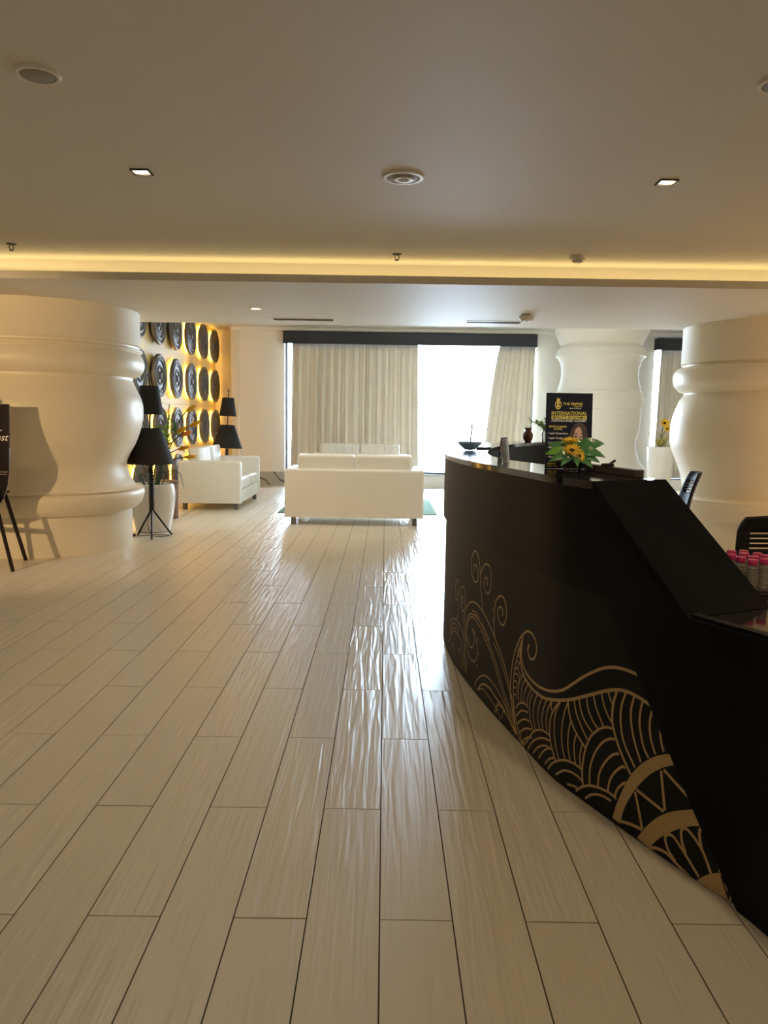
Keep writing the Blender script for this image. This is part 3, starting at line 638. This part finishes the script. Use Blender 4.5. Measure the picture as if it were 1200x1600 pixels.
# gold line pattern on the panel: (s, z) in millimetres along the desk's face
ART_W = 1.0
ART_LINES=[[7,2479,440,2511,499,2540,566,2555,645,2596,700,2650,713,2696,682,2711,630,2686,581,2634,559,2594,573,2582,609,2605,638,2648,645,2668,623,2650,609],[7,2533,619,2521,645,2485,674,2435,686,2393,669,2380,622,2388,574,2426,545,2459,554,2481,582,2465,615,2438,617,2427,601,2439,586],[8,2301,365,2318,417,2320,487,2301,541,2261,573,2213,578,2178,553,2167,512,2180,475,2209,452,2250,457,2276,485,2269,513,2241,528,2213,518,2215,493],[6,3018,260,2965,316,2966,391,2984,470,3014,488,3044,461,3059,411,3024,373,2990,397,3007,431],[6,2813,282,2881,378,2911,428,2919,459,2886,481,2841,477,2813,435,2820,377,2860,352,2897,366,2904,401,2876,426,2850,414,2855,393],[5,3161,431,3188,399,3180,348,3146,330],[8,2762,47,2794,142,2817,265,2810,347,2769,402,2686,445,2592,457,2491,444,2372,403,2284,356,2201,305,2141,249,2091,191,2051,132,2010,27],[7,2769,206,2784,258,2769,318,2726,365,2665,386,2560,389,2434,342,2318,282,2231,218,2150,149,2074,96,2007,29],[7,2609,153,2684,153,2739,183,2766,231,2763,288,2735,335,2672,370,2591,372,2480,336,2360,283,2271,219,2187,150,2090,83,2015,19],[7,2609,153,2570,185,2559,230,2584,276,2624,303,2658,311,2623,288,2619,251,2659,212,2713,215,2759,249],[6,2673,404,2600,409,2547,394],[6,2504,385,2435,360,2376,333],[6,2319,339,2239,300,2158,236,2098,175,2038,90],[9,2332,541,2331,530],[9,2348,495,2347,484],[9,2344,444,2343,433],[9,2555,291,2554,279],[9,2536,227,2535,215],[9,2562,159,2561,147],[6,3208,174,3176,218,3069,257,2939,264,2848,240,2792,183,2748,124,2762,51],[6,3193,152,3123,210,3036,237,2934,220],[6,3180,138,3106,189,3012,217],[6,3211,84,3130,156,3010,199,2886,180,2817,119,2842,45],[5,2843,49,2855,98,2894,132,2936,115,2940,80],[5,3036,76,3062,106,3107,97,3136,62],[7,2589,36,2554,79,2483,124,2415,148,2326,150,2243,137,2165,109,2089,76,2010,27],[10,2537,35,2491,74,2433,100,2344,108,2259,95,2200,89,2124,69,2015,25],[6,2525,39,2454,69,2361,65,2276,53,2250,38],[6,2272,19,2252,62,2220,92],[6,2253,25,2240,60,2215,78,2171,76,2143,68],[6,2246,58,2200,19],[6,2165,71,2190,23],[9,1904,454,1918,428,1899,403,1865,402,1837,426,1827,462,1848,492,1883,506,1926,503,1967,481,2016,436,2063,361,2086,276,2091,203,2069,124,2026,61,1968,21,1931,13],[8,1977,458,2007,401,2040,334,2056,272,2057,200,2039,121,1996,67,1941,26,1919,16],[11,1975,469,1981,429,1984,380,1954,341,1890,318,1806,314,1731,324,1659,343,1598,370,1542,411,1490,452,1439,486,1389,516,1341,536,1294,547,1240,551,1203,549,1177,542],[12,1990,441,1996,376,1979,333,1951,308,1896,289,1820,282,1742,287,1662,308,1595,331,1538,355,1477,386,1416,418,1359,447,1304,469,1258,479,1213,479,1169,474,1133,467,1110,456],[6,2007,404,1993,398],[6,2022,375,1993,369],[6,2038,346,2009,343],[6,2052,302,2022,312,1994,300,1981,291],[6,2054,280,2020,288,1995,277,1999,260],[6,2058,247,2029,254,2010,242,2002,227],[6,2055,219,2027,225,2012,209],[6,2052,188,2024,197,2010,182],[6,2014,419,2023,382,2037,342,2045,308],[6,1986,365,2006,335,2027,310],[6,1959,308,1991,266,2002,227,1994,181],[6,1932,297,1963,255,1971,210,1965,178],[6,1901,287,1932,245,1943,207,1934,186],[6,1869,278,1899,230,1903,194],[7,1851,267,1877,211,1866,154,1828,115],[7,1806,276,1836,213,1831,161,1801,126],[7,1757,283,1788,224,1787,178,1765,144],[7,1714,293,1745,234,1751,186,1733,157],[7,1674,301,1706,249,1713,195,1699,168],[7,1672,301,1677,276,1673,262],[8,2024,137,1996,166,1957,186,1917,194,1888,189],[8,2015,105,1982,136,1945,157,1890,170],[8,2002,75,1962,107,1916,130,1873,139],[8,1974,47,1937,77,1895,99,1845,115],[8,1932,26,1908,50,1867,73,1839,83],[8,1917,18,1874,65,1820,118,1759,149,1706,159,1672,157],[8,1878,15,1840,62,1779,105,1720,130,1671,140],[8,1824,22,1783,65,1718,102,1663,112],[8,1768,27,1726,75,1684,105,1661,111],[8,1711,29,1677,64,1636,89],[9,1611,321,1648,281,1675,236,1681,182,1666,130,1632,87,1620,81],[7,1611,320,1640,268,1648,208,1634,144,1604,94],[7,1564,335,1584,283,1595,216,1588,157,1566,111],[7,1542,271,1554,220,1552,166,1536,117],[7,1507,239,1518,192,1515,156,1505,121],[7,1473,210,1483,158,1476,121],[9,1564,339,1553,294,1527,255,1492,226,1456,205],[8,1529,354,1515,314,1487,277,1446,238],[8,1501,368,1486,325,1456,294,1422,275],[8,1462,386,1446,345,1418,315,1392,300],[8,1423,409,1406,369,1380,338,1362,316],[8,1383,432,1365,392,1340,361,1317,345],[8,1349,449,1337,428,1322,411],[9,1683,22,1642,67,1579,104,1522,118,1471,117],[9,1622,27,1576,64,1533,79,1491,81,1461,73],[9,1548,24,1516,33,1488,36],[9,1496,22,1462,53,1418,78,1366,93,1316,99,1280,95],[9,1441,19,1407,50,1356,71,1306,75],[9,1457,58,1466,116,1457,186,1431,251,1390,296,1350,321,1316,329],[9,1422,78,1423,142,1403,203,1368,256,1330,287,1305,296],[9,1377,96,1372,146,1347,195,1310,238,1280,255],[9,1325,99,1318,142,1294,184,1261,217,1246,219],[9,1290,97,1277,132,1253,161,1236,172],[11,1306,463,1320,414,1321,357,1299,304,1268,260,1220,208],[9,1263,473,1280,417,1278,357,1256,299,1202,240],[9,1222,476,1234,423,1226,366,1204,314,1176,269],[9,1184,473,1193,421,1188,375,1168,324,1144,297],[9,1140,465,1148,412,1139,362,1116,321],[9,1096,442,1102,403,1095,369,1083,344],[9,1062,394,1054,375,1045,365],[11,1195,159,1178,117,1154,52],[11,1190,170,1069,154],[11,1089,279,1064,159],[11,1079,287,941,230],[11,950,255,945,221],[11,1253,28,1204,42,1156,49],[10,1120,7,1087,21,1048,27,1009,16,954,2],[10,1010,21,1039,39,1056,69,1048,88,1025,94,993,75,958,50,920,20],[10,973,66,991,98,995,129,980,143,952,135,917,110,897,83,880,53],[10,915,106,927,142,928,164,916,175,896,172,873,138,858,99,848,67]]
ART_BANDS=[([1295,20,1274,89,1238,172,1195,241,1131,304,1069,342,1030,354],[1256,17,1240,81,1197,164,1141,239,1086,289,1046,315,1012,332]),([1175,10,1136,71,1088,127,1035,170,971,208,927,229],[1119,6,1083,55,1043,96,992,139,942,170,896,186]),([930,2,906,30,879,54,853,69,844,54],[930,2,898,2,868,2,843,2,818,2]),([846,113,840,111,832,81,823,29],[846,113,842,81,833,44,824,28]),([812,70,804,58,806,29,811,2],[812,70,813,46,816,12,818,2]),([798,52,792,45,796,19,805,2],[798,52,801,27,806,2,814,2]),([783,36,775,29,781,10,791,2],[783,36,786,17,792,2,799,2]),([774,21,766,20,768,11,774,2],[774,21,778,9,782,2,785,2])]

def on_face(s, z, lift=-.0012): v = dp(s, lift); v.z = max(z, .005); return v
def art_line(bm, w, P):
    P = [Vector((P[i]/1000, P[i+1]/1000, 0)) for i in range(0, len(P), 2)]
    Q = catmull(P, 6) if len(P) > 2 else [P[0].lerp(P[1], k/4) for k in range(5)]
    L = []
    for i, p in enumerate(Q):
        t = Q[min(i+1, len(Q)-1)]-Q[max(i-1, 0)]
        if t.length < 1e-6: t = Vector((1, 0, 0))
        t.normalize(); n = Vector((-t.y, t.x, 0)); L.append((p+n*w/2, p-n*w/2))
    vs = [(bm.verts.new(on_face(a.x, a.y)), bm.verts.new(on_face(b.x, b.y))) for a, b in L]
    for (a, b), (c, d) in zip(vs[:-1], vs[1:]): bm.faces.new((a, b, d, c))
def resample(P, n):
    P = [Vector((P[i]/1000, P[i+1]/1000, 0)) for i in range(0, len(P), 2)]; Q = catmull(P, 8) if len(P) > 2 else P
    D = [0]
    for a, b in zip(Q[:-1], Q[1:]): D.append(D[-1]+(b-a).length)
    o = []
    for k in range(n+1):
        t = D[-1]*k/n; i = max(j for j in range(len(D)) if D[j] <= t+1e-9); i = min(i, len(Q)-2); o.append(Q[i].lerp(Q[i+1], (t-D[i])/max(D[i+1]-D[i], 1e-9)))
    return o
bm = NB()
for l in ART_LINES: art_line(bm, l[0]/1000*ART_W, l[1:])
obj('gold_line_pattern', bm, M['gold'], vin, smooth=0)
for A, B in ART_BANDS:
    bm = NB(); a, b = resample(A, 16), resample(B, 16); n = 4; rows = [[bm.verts.new(on_face(*(p.lerp(q, k/n)).xy)) for k in range(n+1)] for p, q in zip(a, b)]
    for r0, r1 in zip(rows[:-1], rows[1:]):
        for k in range(n): bm.faces.new((r0[k], r0[k+1], r1[k+1], r1[k]))
    obj('gold_band', bm, M['gold'], vin, smooth=0)

# ---------------------------------------------------------------- things on the desk
t = thing('glass_dish', 'shallow pale cut-glass dish at the far left end of the black counter', 'dish', (.572, 5.2, ZTOP))
bm = NB(); n = 20; pr = [(.022, .001), (.035, .004), (.07, .034), (.083, .048), (.083, .058), (.076, .057), (.06, .036), (.02, .010), (.001, .009)]
lathe(bm, pr, n); 
for i, v in enumerate(bm.verts):
    if (i % n) % 2: v.co.x *= .95; v.co.y *= .95
obj('bowl', bm, M['cut_glass'], t, smooth=0)
st = obj('pen', NB(), M['steel']); bm = NB(); tube(bm, [(0, 0, 0), (.0, 0, .165)], .0055, 8); bm.to_mesh(st.data); bm.free(); st.location = (.571, 5.2, ZTOP+.016); st.rotation_euler = (0, R(5), 0)
tag(st, 'slim pen standing upright in the glass dish on the counter', 'pen')
bm = NB(); box(bm, -.055, .055, -.012, .012, 0, .014, .003, 1); o = obj('dark_bar', bm, M['wood'], smooth=0); o.location = (.70, 5.47, ZTOP); o.rotation_euler.z = R(15); tag(o, 'flat dark bar lying on the counter right of the glass dish', 'case')  # plain flat dark bar on the counter top
t = thing('sign_holder', 'small clear acrylic sign holder standing edge-on on the counter', 'sign holder', (.575, 3.72, ZTOP), R(62))
for s in (-1, 1):
    bm = NB(); prism(bm, [(-.045, 0), (.045, 0), (.045, .122), (-.045, .122)], -.0012, .0012, 'Y'); o = obj('acrylic_leaf', bm, M['clear'], t, smooth=0); o.rotation_euler = (R(s*7), 0, 0); o.location = (0, s*.0155, 0)
bm = NB(); prism(bm, [(-.038, .05), (.038, .05), (.038, .112), (-.038, .112)], -.0006, .0006, 'Y'); o = obj('printed_card', bm, M['skin_print'], t, smooth=0); o.rotation_euler = (R(7), 0, 0); o.location = (0, .0125, 0)
v = thing('vase', 'small round brown vase on the far side of the counter', 'vase', (1.40, 7.58, ZTOP))
bm = NB(); lathe(bm, [(.028, 0), (.045, .02), (.052, .055), (.046, .085), (.028, .105), (.026, .115), (.042, .135), (.038, .137), (.022, .116), (.02, .10)], 28); obj('body', bm, M['clay'], v)
p3 = thing('yellow_spray_vase', 'slim vase of yellow-green blossom twigs behind the poster stand', 'plant', (1.61, 7.74, ZTOP))
bm = NB(); lathe(bm, [(.035, 0), (.04, .01), (.045, .08), (.03, .12), (.034, .13), (.028, .13), (.024, .11)], 24); obj('vase_body', bm, M['clear'], p3)
for i in range(9): spray(p3, 'blossom_twig', (random.uniform(-.01, .01), 0, .10), (random.uniform(-.20, .02), random.uniform(-.05, .05), random.uniform(.16, .33)), M['leaf_light'], 16, .042, .0025, 90+i, .03, .3)
bm = NB(); box(bm, -.018, .018, -.20, .20, 0, .028, .002, 1); o = obj('long_box', bm, M['wood'], smooth=0); o.location = (.893, 3.015, ZTOP); o.rotation_euler.z = R(12.2); tag(o, 'long low dark brown box lying along the inner edge of the counter', 'box')
t = thing('handset', 'black cordless handset resting on the long brown box', 'phone', (.872, 3.02, ZTOP+.0285), R(8))
bm = NB(); box(bm, -.02, .026, -.012, .012, 0, .012, .004, 2); obj('body', bm, M['black_plastic'], t); bm = NB(); tube(bm, [(.012, 0, .010), (.034, 0, .024)], .005, 8); obj('aerial', bm, M['black_plastic'], t)
sf = thing('sunflower_arrangement', 'artificial sunflowers with big green leaves in front of the poster', 'flower arrangement', (.752, 3.085, ZTOP))
bm = NB(); lathe(bm, [(.028, 0), (.034, .003), (.040, .045), (.036, .05), (.03, .04)], 20); obj('pot', bm, M['clear'], sf)
for loc, rot, r in (((-.02, -.03, .118), (R(16), R(-4), 0), .034), ((-.018, -.055, .085), (R(40), 0, R(-4)), .035), ((.012, -.05, .066), (R(70), 0, R(40)), .028)):
    flower(sf, loc, rot, r, n=14); bm = NB(); tube(bm, [(0, 0, .02), (loc[0], loc[1]+.012, loc[2]-.004)], .003, 6); obj('stem', bm, M['stem'], sf)
for i, (loc, yaw, pit, L, w, cu, mk) in enumerate((((.02, .01, .085), -6, -30, .135, .085, .55, 'leaf'), ((.02, -.02, .075), -22, -12, .115, .065, .65, 'leaf'), ((.015, -.02, .06), -38, -6, .10, .055, .55, 'leaf'), ((-.015, .01, .085), 172, -24, .10, .06, .40, 'leaf'), ((-.02, -.01, .075), 195, -12, .105, .06, .55, 'leaf_green'), ((-.015, -.02, .065), 215, -5, .11, .055, .6, 'leaf'), ((-.01, -.02, .06), 240, -2, .10, .05, .6, 'leaf'), ((.0, .02, .10), 80, -35, .10, .06, .5, 'leaf_green'), ((.01, .02, .09), 35, -30, .12, .07, .5, 'leaf'), ((0, -.03, .06), 268, 0, .085, .045, .6, 'leaf'), ((.01, -.02, .05), -62, 0, .10, .05, .5, 'leaf'), ((-.015, .02, .09), 140, -25, .095, .06, .5, 'leaf_green'), ((-.03, -.01, .05), 200, -4, .075, .04, .4, 'petal'))):
    leaf(sf, loc, (R(52)*math.cos(R(yaw)), R(pit), R(yaw)), L*.86, w*.86, cu, M[mk])

# poster stand
ps = thing('poster_stand', 'upright black poster for a beauty academy standing on the counter', 'poster stand', (.782, 3.285, ZTOP+.0008), rot=(R(-5), 0, R(-2)))
PW, PH = .098, .322
bm = NB(); box(bm, -PW, PW, 0, .004, 0, PH); bo = obj('poster_board', bm, M['poster'], ps, smooth=0)
bm = NB(); prism(bm, [(.004, .001), (.085, .0085), (.004, .20)], -.003, .003, 'X'); obj('back_strut', bm, M['poster'], ps, smooth=0)
def flat(name, pts, m, y=-.0006):
    bm = NB(); prism(bm, pts, y, -.0001, 'Y'); return obj(name, bm, m, bo, smooth=0)
def px(u, v): return ((u-.5)*2*PW, (1-v)*PH)      # fractions of the poster, from its top left corner
def shape(name, P, m, y): return flat(name, [px(*p) for p in P], m, y)
x, z = px(.26, .155)
for n, ro, ri, sc in (('crest', .0135, .0105, 1.45),):
    bm = NB(); N = 28; o_ = [bm.verts.new((x+ro*math.cos(2*math.pi*k/N), -.0008, z+ro*sc*math.sin(2*math.pi*k/N))) for k in range(N)]; i_ = [bm.verts.new((x+ri*math.cos(2*math.pi*k/N), -.0008, z+ri*sc*.97*math.sin(2*math.pi*k/N))) for k in range(N)]
    for k in range(N): bm.faces.new((o_[k], o_[(k+1) % N], i_[(k+1) % N], i_[k]))
    obj(n, bm, M['yellow_text'], bo, smooth=0)
flat('crest_figure', [(x-.004, z-.011), (x+.005, z-.011), (x+.007, z-.004), (x+.002, z+.001), (x+.006, z+.006), (x+.003, z+.013), (x-.003, z+.013), (x-.007, z+.007), (x-.003, z+.002), (x-.007, z-.004)], M['yellow_text'], -.0008)
flat('crown', [(x-.006, z+.019), (x+.006, z+.019), (x+.008, z+.028), (x+.003, z+.024), (x, z+.029), (x-.003, z+.024), (x-.008, z+.028)], M['yellow_text'], -.0008)
def T(body, m, u, v, size, width=None, align='LEFT', bold=.0002):
    X, Z = px(u, v); return text('lettering', body, m, bo, X, Z, size, width, align, 0, -.0009, bold)
T('THE EMPiRE', M['yellow_text'], .36, .157, .0145, .083); T('Beauty Hut', M['yellow_text'], .60, .182, .008, .034, bold=.0001); T('INDIA - AUSTRALIA', M['white_text'], .50, .208, .006, .05, bold=.0001)
T('INTERNATIONAL', M['yellow_text'], .5, .288, .021, .150, 'CENTER', .0003)
flat('title_bar', [px(.12, .345), px(.88, .345), px(.88, .298), px(.12, .298)], M['yellow_text'])
T('BEAUTY ACADEMY', M['poster'], .5, .338, .0155, .138, 'CENTER'); T('AUSTRALIA BASED ACADEMY', M['white_text'], .5, .378, .0135, .150, 'CENTER')
T('BROW & LASHES', M['yellow_text'], .07, .455, .0115, .074); T('COURSE', M['yellow_text'], .17, .487, .0115, .036)
for k, s in enumerate(('Lash Extensions', 'Lash Tinting', 'Lash Lift', 'Brow Tinting', 'Brow Wax', 'Brow Shape')):
    T('• '+s, M['white_text'], .05, .545+.062*k, .0115, {0: .085, 1: .065}.get(k), bold=.0002)
shape('portrait_hair', [(.40, .74), (.45, .63), (.52, .55), (.57, .46), (.63, .405), (.71, .39), (.81, .40), (.88, .45), (.91, .56), (.92, .70), (.88, .80), (.80, .86), (.5, .86)], M['hair_print'], -.0005)
shape('portrait_face', [(.55, .78), (.585, .65), (.61, .54), (.645, .475), (.70, .445), (.765, .45), (.815, .495), (.83, .58), (.82, .68), (.79, .78), (.70, .85), (.61, .85)], M['skin_print'], -.0008)
shape('portrait_hair', [(.735, .44), (.80, .45), (.85, .51), (.86, .62), (.84, .80), (.80, .80), (.81, .66), (.80, .56), (.775, .49)], M['hair_print'], -.0010)
shape('portrait_eyebrow', [(.60, .545), (.645, .523), (.70, .535), (.70, .545), (.645, .535), (.605, .555)], M['hair_print'], -.0011)
shape('portrait_eye', [(.615, .577), (.65, .560), (.69, .572), (.66, .586)], M['eye_print'], -.0011)
shape('portrait_eyebrow', [(.75, .540), (.775, .528), (.80, .540), (.80, .550), (.775, .538), (.752, .549)], M['hair_print'], -.0011)
shape('portrait_eye', [(.752, .575), (.772, .562), (.795, .572), (.775, .585)], M['eye_print'], -.0011)
shape('portrait_nose', [(.724, .57), (.732, .57), (.742, .635), (.715, .645), (.703, .637), (.722, .628)], M['clay'], -.0011)
shape('portrait_mouth', [(.68, .70), (.715, .690), (.75, .70), (.715, .716)], M['pink'], -.0011)
T('Limited', M['yellow_text'], .05, .945, .012); T('seats only', M['yellow_text'], .05, .975, .011)

# bottles on a tray
tr = thing('tray', 'low dark brown tray under the pink-capped bottles', 'tray', (1.29, 2.67, ZLOW+.0005), R(-17))
bm = NB(); box(bm, -.13, .13, -.14, .14, 0, .008, .002, 1); obj('base', bm, M['wood'], tr, smooth=0)
for (a, b, c, d) in ((-.13, .13, -.14, -.132), (-.13, .13, .132, .14), (-.13, -.122, -.132, .132), (.122, .13, -.132, .132)):
    bm = NB(); box(bm, a, b, c, d, .0082, .018, .001, 1); obj('rim', bm, M['wood'], tr, smooth=0)
def make_bottle():
    root = thing('water_bottle', 'x', 'bottle'); pr = [(.014, 0), (.018, .004)]
    for k in range(7): pr += [(.0185, .008+.009*k), (.0185, .012+.009*k), (.0168, .0145+.009*k)]
    pr += [(.0185, .073), (.018, .078), (.0145, .083), (.0135, .086), (.0135, .098)]
    bm = NB(); lathe(bm, pr, 20); obj('bottle_body', bm, M['pet'], root, smooth=50)
    bm = NB(); lathe(bm, [(.0163, .0875), (.0168, .090), (.0165, .103), (.0145, .106), (.001, .1065)], 20); obj('cap', bm, M['pink'], root, smooth=40)
    return root
bt = make_bottle()
BP = [((1.265, 2.761), 'back row, left'), ((1.311, 2.765), 'back row, right'), ((1.231, 2.679), 'left edge of the tray, nearest the sloped desk end'), ((1.288, 2.71), 'middle of the tray, behind the front pairs'), ((1.338, 2.716), 'right side of the tray, second from the back'),
      ((1.238, 2.628), 'left side of the tray, second from the front'), ((1.292, 2.646), 'centre of the tray, just behind the front pair'), ((1.347, 2.672), 'right edge of the tray, cut by the frame'), ((1.256, 2.578), 'front row, left'), ((1.307, 2.596), 'front row, right')]
for i, ((x, y), w) in enumerate(BP):
    b = bt if i == 0 else copy_tree(bt); b.location = (x, y, ZLOW+.009); b.rotation_euler.z = i*.7
    tag(b, 'clear ribbed bottle with pink cap, '+w, 'bottle', 'pink-capped bottles on the desk')

# chairs behind the desk
def chair(label, loc, rz, zt):
    root = thing('chair', label, 'chair', loc, rz, 'black slatted plastic chairs behind the desk'); k = zt/.885
    # back shell with open slots, front faces +Y
    bm = NB(); W, z0, z1 = .24, .46*k, zt; nz, holes = 24, [(.60, .62), (.66, .68), (.72, .74), (.78, .80)]
    def half(z):
        u = (z-z0)/(z1-z0); return (.262-.05*u)*(1 if u < .80 else math.sqrt(max(0.0, 1-((u-.80)/.20)**2*.36)))
    us = sorted({i/20 for i in range(21)} | {h for a in holes for h in a}); xs = [-1, -.92, -.7, -.58, -.4, -.2, 0, .2, .4, .58, .7, .92, 1]
    g = {}
    for a, u in enumerate(us):
        z = z0+(z1-z0)*u
        for b, x in enumerate(xs): g[a, b] = bm.verts.new((x*half(z), -.20-.10*u*u-.05*(1-x*x)*1+.0, z))
    for a in range(len(us)-1):
        um = (us[a]+us[a+1])/2; hole = any(p < um < q for p, q in holes)
        for b in range(len(xs)-1):
            if hole and abs((xs[b]+xs[b+1])/2) < .66: continue
            bm.faces.new((g[a, b], g[a, b+1], g[a+1, b+1], g[a+1, b]))
    o = obj('backrest', bm, M['black_plastic'], root, smooth=60); s = o.modifiers.new('solid', 'SOLIDIFY'); s.thickness = .016
    bm = NB(); box(bm, -.22, .22, -.20, .23, .425*k, .455*k, .014, 3); obj('seat', bm, M['black_plastic'], root)
    for sx in (-1, 1):
        for sy in (-1, 1):
            bm = NB(); tube(bm, [(sx*.17, sy*.16, .425*k), (sx*.21, sy*.21+.01, 0)], .013, 8); obj('leg', bm, M['black_metal'], root)
    return root
chair('black plastic chair with a slotted back behind the pink-capped bottles', (2.05, 3.74, 0), R(172), .872)
chair('black plastic chair seen edge-on past the sloped end of the counter', (2.36, 6.62, 0), R(78), .95)

# ---------------------------------------------------------------- ceiling fittings
def on_ceiling(name, label, cat, x, y, z, group=None, rz=0): return thing(name, label, cat, (x, y, z), rz, group)
def speaker(label, x, y, r):
    t = on_ceiling('ceiling_speaker', label, 'ceiling speaker', x, y, ZN, 'round ceiling speakers')
    bm = NB(); lathe(bm, [(r, 0), (r*1.0, -.004), (r*.95, -.010), (r*.80, -.010), (r*.77, -.004), (r*.77, 0)], 48, closed=True); obj('rim', bm, M['fixture'], t)
    bm = NB(); lathe(bm, [(r*.765, -.001), (r*.765, -.006), (r*.6, -.0105), (r*.3, -.0125), (.001, -.013)], 40); obj('grille', bm, M['grille'], t)
    return t
speaker('round beige ceiling speaker at the upper left of the near ceiling', -1.298, 3.005, .082)
s = speaker('round ceiling speaker with a ringed centre in the middle of the near ceiling', .075, 4.155, .109)
bm = NB(); lathe(bm, [(.050, -.011), (.052, -.016), (.046, -.019), (.030, -.017), (.028, -.011)], 32, closed=True); obj('inner_ring', bm, M['fixture'], s)
bm = NB(); lathe(bm, [(.010, -.011), (.010, -.019), (.001, -.021)], 16); obj('indicator', bm, M['fixture'], s)
speaker('round ceiling speaker cut by the right edge of the frame', 1.432, 2.99, .082)
def downlight(label, x, y):
    t = on_ceiling('downlight', label, 'downlight', x, y, ZN, 'square recessed downlights'); h, w = .048, .010
    bm = NB(); prism(bm, [(-h, -h), (h, -h), (h, h), (-h, h)], -.0004, 0); obj('lens', bm, M['lens'], t, smooth=0).scale = (.8, .8, 1)
    for (a, b, c, d) in ((-h, h, -h, -h+w), (-h, h, h-w, h), (-h, -h+w, -h+w, h-w), (h-w, h, -h+w, h-w)):
        bm = NB(); box(bm, a, b, c, d, -.008, 0); obj('frame_bar', bm, M['black_metal'], t, smooth=0)
    bm = NB(); lathe(bm, [(.020, -.001), (.020, -.007), (.001, -.008)], 20); obj('bulb', bm, M['lens'], t)
    l = lamp('downlight_beam', 'SPOT', (x, y, ZN-.02), 16, WARM, **SPOT); return t
downlight('square recessed downlight on the left of the near ceiling', -1.27, 4.13)
downlight('square recessed downlight on the right of the near ceiling', 1.443, 4.175)
t = on_ceiling('round_downlight', 'small round downlight in the lower ceiling near the slot vent', 'downlight', -1.28, 7.69, ZS)
bm = NB(); lathe(bm, [(.060, 0), (.060, -.005), (.050, -.007), (.046, -.002), (.046, 0)], 32, closed=True); obj('rim', bm, M['fixture'], t); bm = NB(); lathe(bm, [(.045, -.0002), (.045, -.002), (.001, -.003)], 24); obj('lens', bm, M['lens'], t)
lamp('round_downlight_beam', 'SPOT', (-1.28, 7.69, ZS-.02), 14, (1, .74, .48), **SPOT)
def slot(label, x0, x1, y):
    t = on_ceiling('slot_vent', label, 'air vent', (x0+x1)/2, y, ZS, 'long slot vents in the lower ceiling'); h = (x1-x0)/2
    bm = NB(); prism(bm, [(-h, -.085), (h, -.085), (h, .085), (-h, .085)], -.001, 0); obj('recess', bm, M['slot'], t, smooth=0)
    for (a, b, c, d) in ((-h-.015, h+.015, -.10, -.085), (-h-.015, h+.015, .085, .10), (-h-.015, -h, -.085, .085), (h, h+.015, -.085, .085)):
        bm = NB(); box(bm, a, b, c, d, -.005, 0); obj('frame_bar', bm, M['fixture'], t, smooth=0)
    for yy in (-.04, 0, .04):
        bm = NB(); box(bm, -h, h, yy-.003, yy+.003, -.005, -.001); obj('blade', bm, M['slot'], t, smooth=0)
slot('long dark slot vent in the lower ceiling over the curtain', -1.22, -.58, 8.48); slot('long slot vent in the lower ceiling over the bright window', .86, 1.44, 8.49)
def sprinkler(label, x, y):
    t = on_ceiling('sprinkler', label, 'sprinkler', x, y, ZN, 'dark fire sprinklers')
    bm = NB(); lathe(bm, [(.036, 0), (.034, -.006), (.014, -.010), (.001, -.010)], 24); obj('escutcheon', bm, M['black_metal'], t)
    for s_ in (-1, 1):
        bm = NB(); tube(bm, catmull([(s_*.008, 0, -.008), (s_*.016, 0, -.022), (s_*.013, 0, -.036), (s_*.003, 0, -.044)], 4), .0032, 6); obj('frame_arm', bm, M['black_metal'], t)
    bm = NB(); lathe(bm, [(.004, -.040), (.004, -.046), (.016, -.047), (.016, -.049), (.001, -.050)], 16); obj('deflector', bm, M['black_metal'], t)
sprinkler('dark fire sprinkler near the left end of the glowing cove', -2.78, 5.87); sprinkler('dark fire sprinkler in the middle, just before the glowing cove', .07, 6.03)
t = on_ceiling('smoke_detector', 'small white smoke detector just before the glowing cove', 'smoke detector', 1.437, 6.005, ZN)
bm = NB(); lathe(bm, [(.058, 0), (.058, -.024), (.050, -.032), (.040, -.034)], 32); obj('base', bm, M['fixture'], t); bm = NB(); lathe(bm, [(.038, -.034), (.036, -.046), (.028, -.050), (.001, -.050)], 32); obj('sensor', bm, M['fixture'], t)
for k in range(10):
    a = 2*math.pi*k/10; bm = NB(); c, s_ = math.cos(a), math.sin(a); tube(bm, [(.0372*c-.004*s_, .0372*s_+.004*c, -.041), (.0372*c+.004*s_, .0372*s_-.004*c, -.041)], .003, 6); obj('opening', bm, M['black_metal'], t)
t = on_ceiling('smoke_detector', 'white flared smoke detector on the lower ceiling over the curtain', 'smoke detector', 1.40, 7.87, ZS)
bm = NB(); lathe(bm, [(.048, 0), (.048, -.010), (.082, -.014), (.082, -.020), (.060, -.058), (.055, -.062), (.001, -.062)], 36); obj('housing', bm, M['fixture'], t)
bm = NB(); lathe(bm, [(.012, -.0621), (.012, -.066), (.001, -.067)], 16); obj('indicator', bm, M['grille'], t)
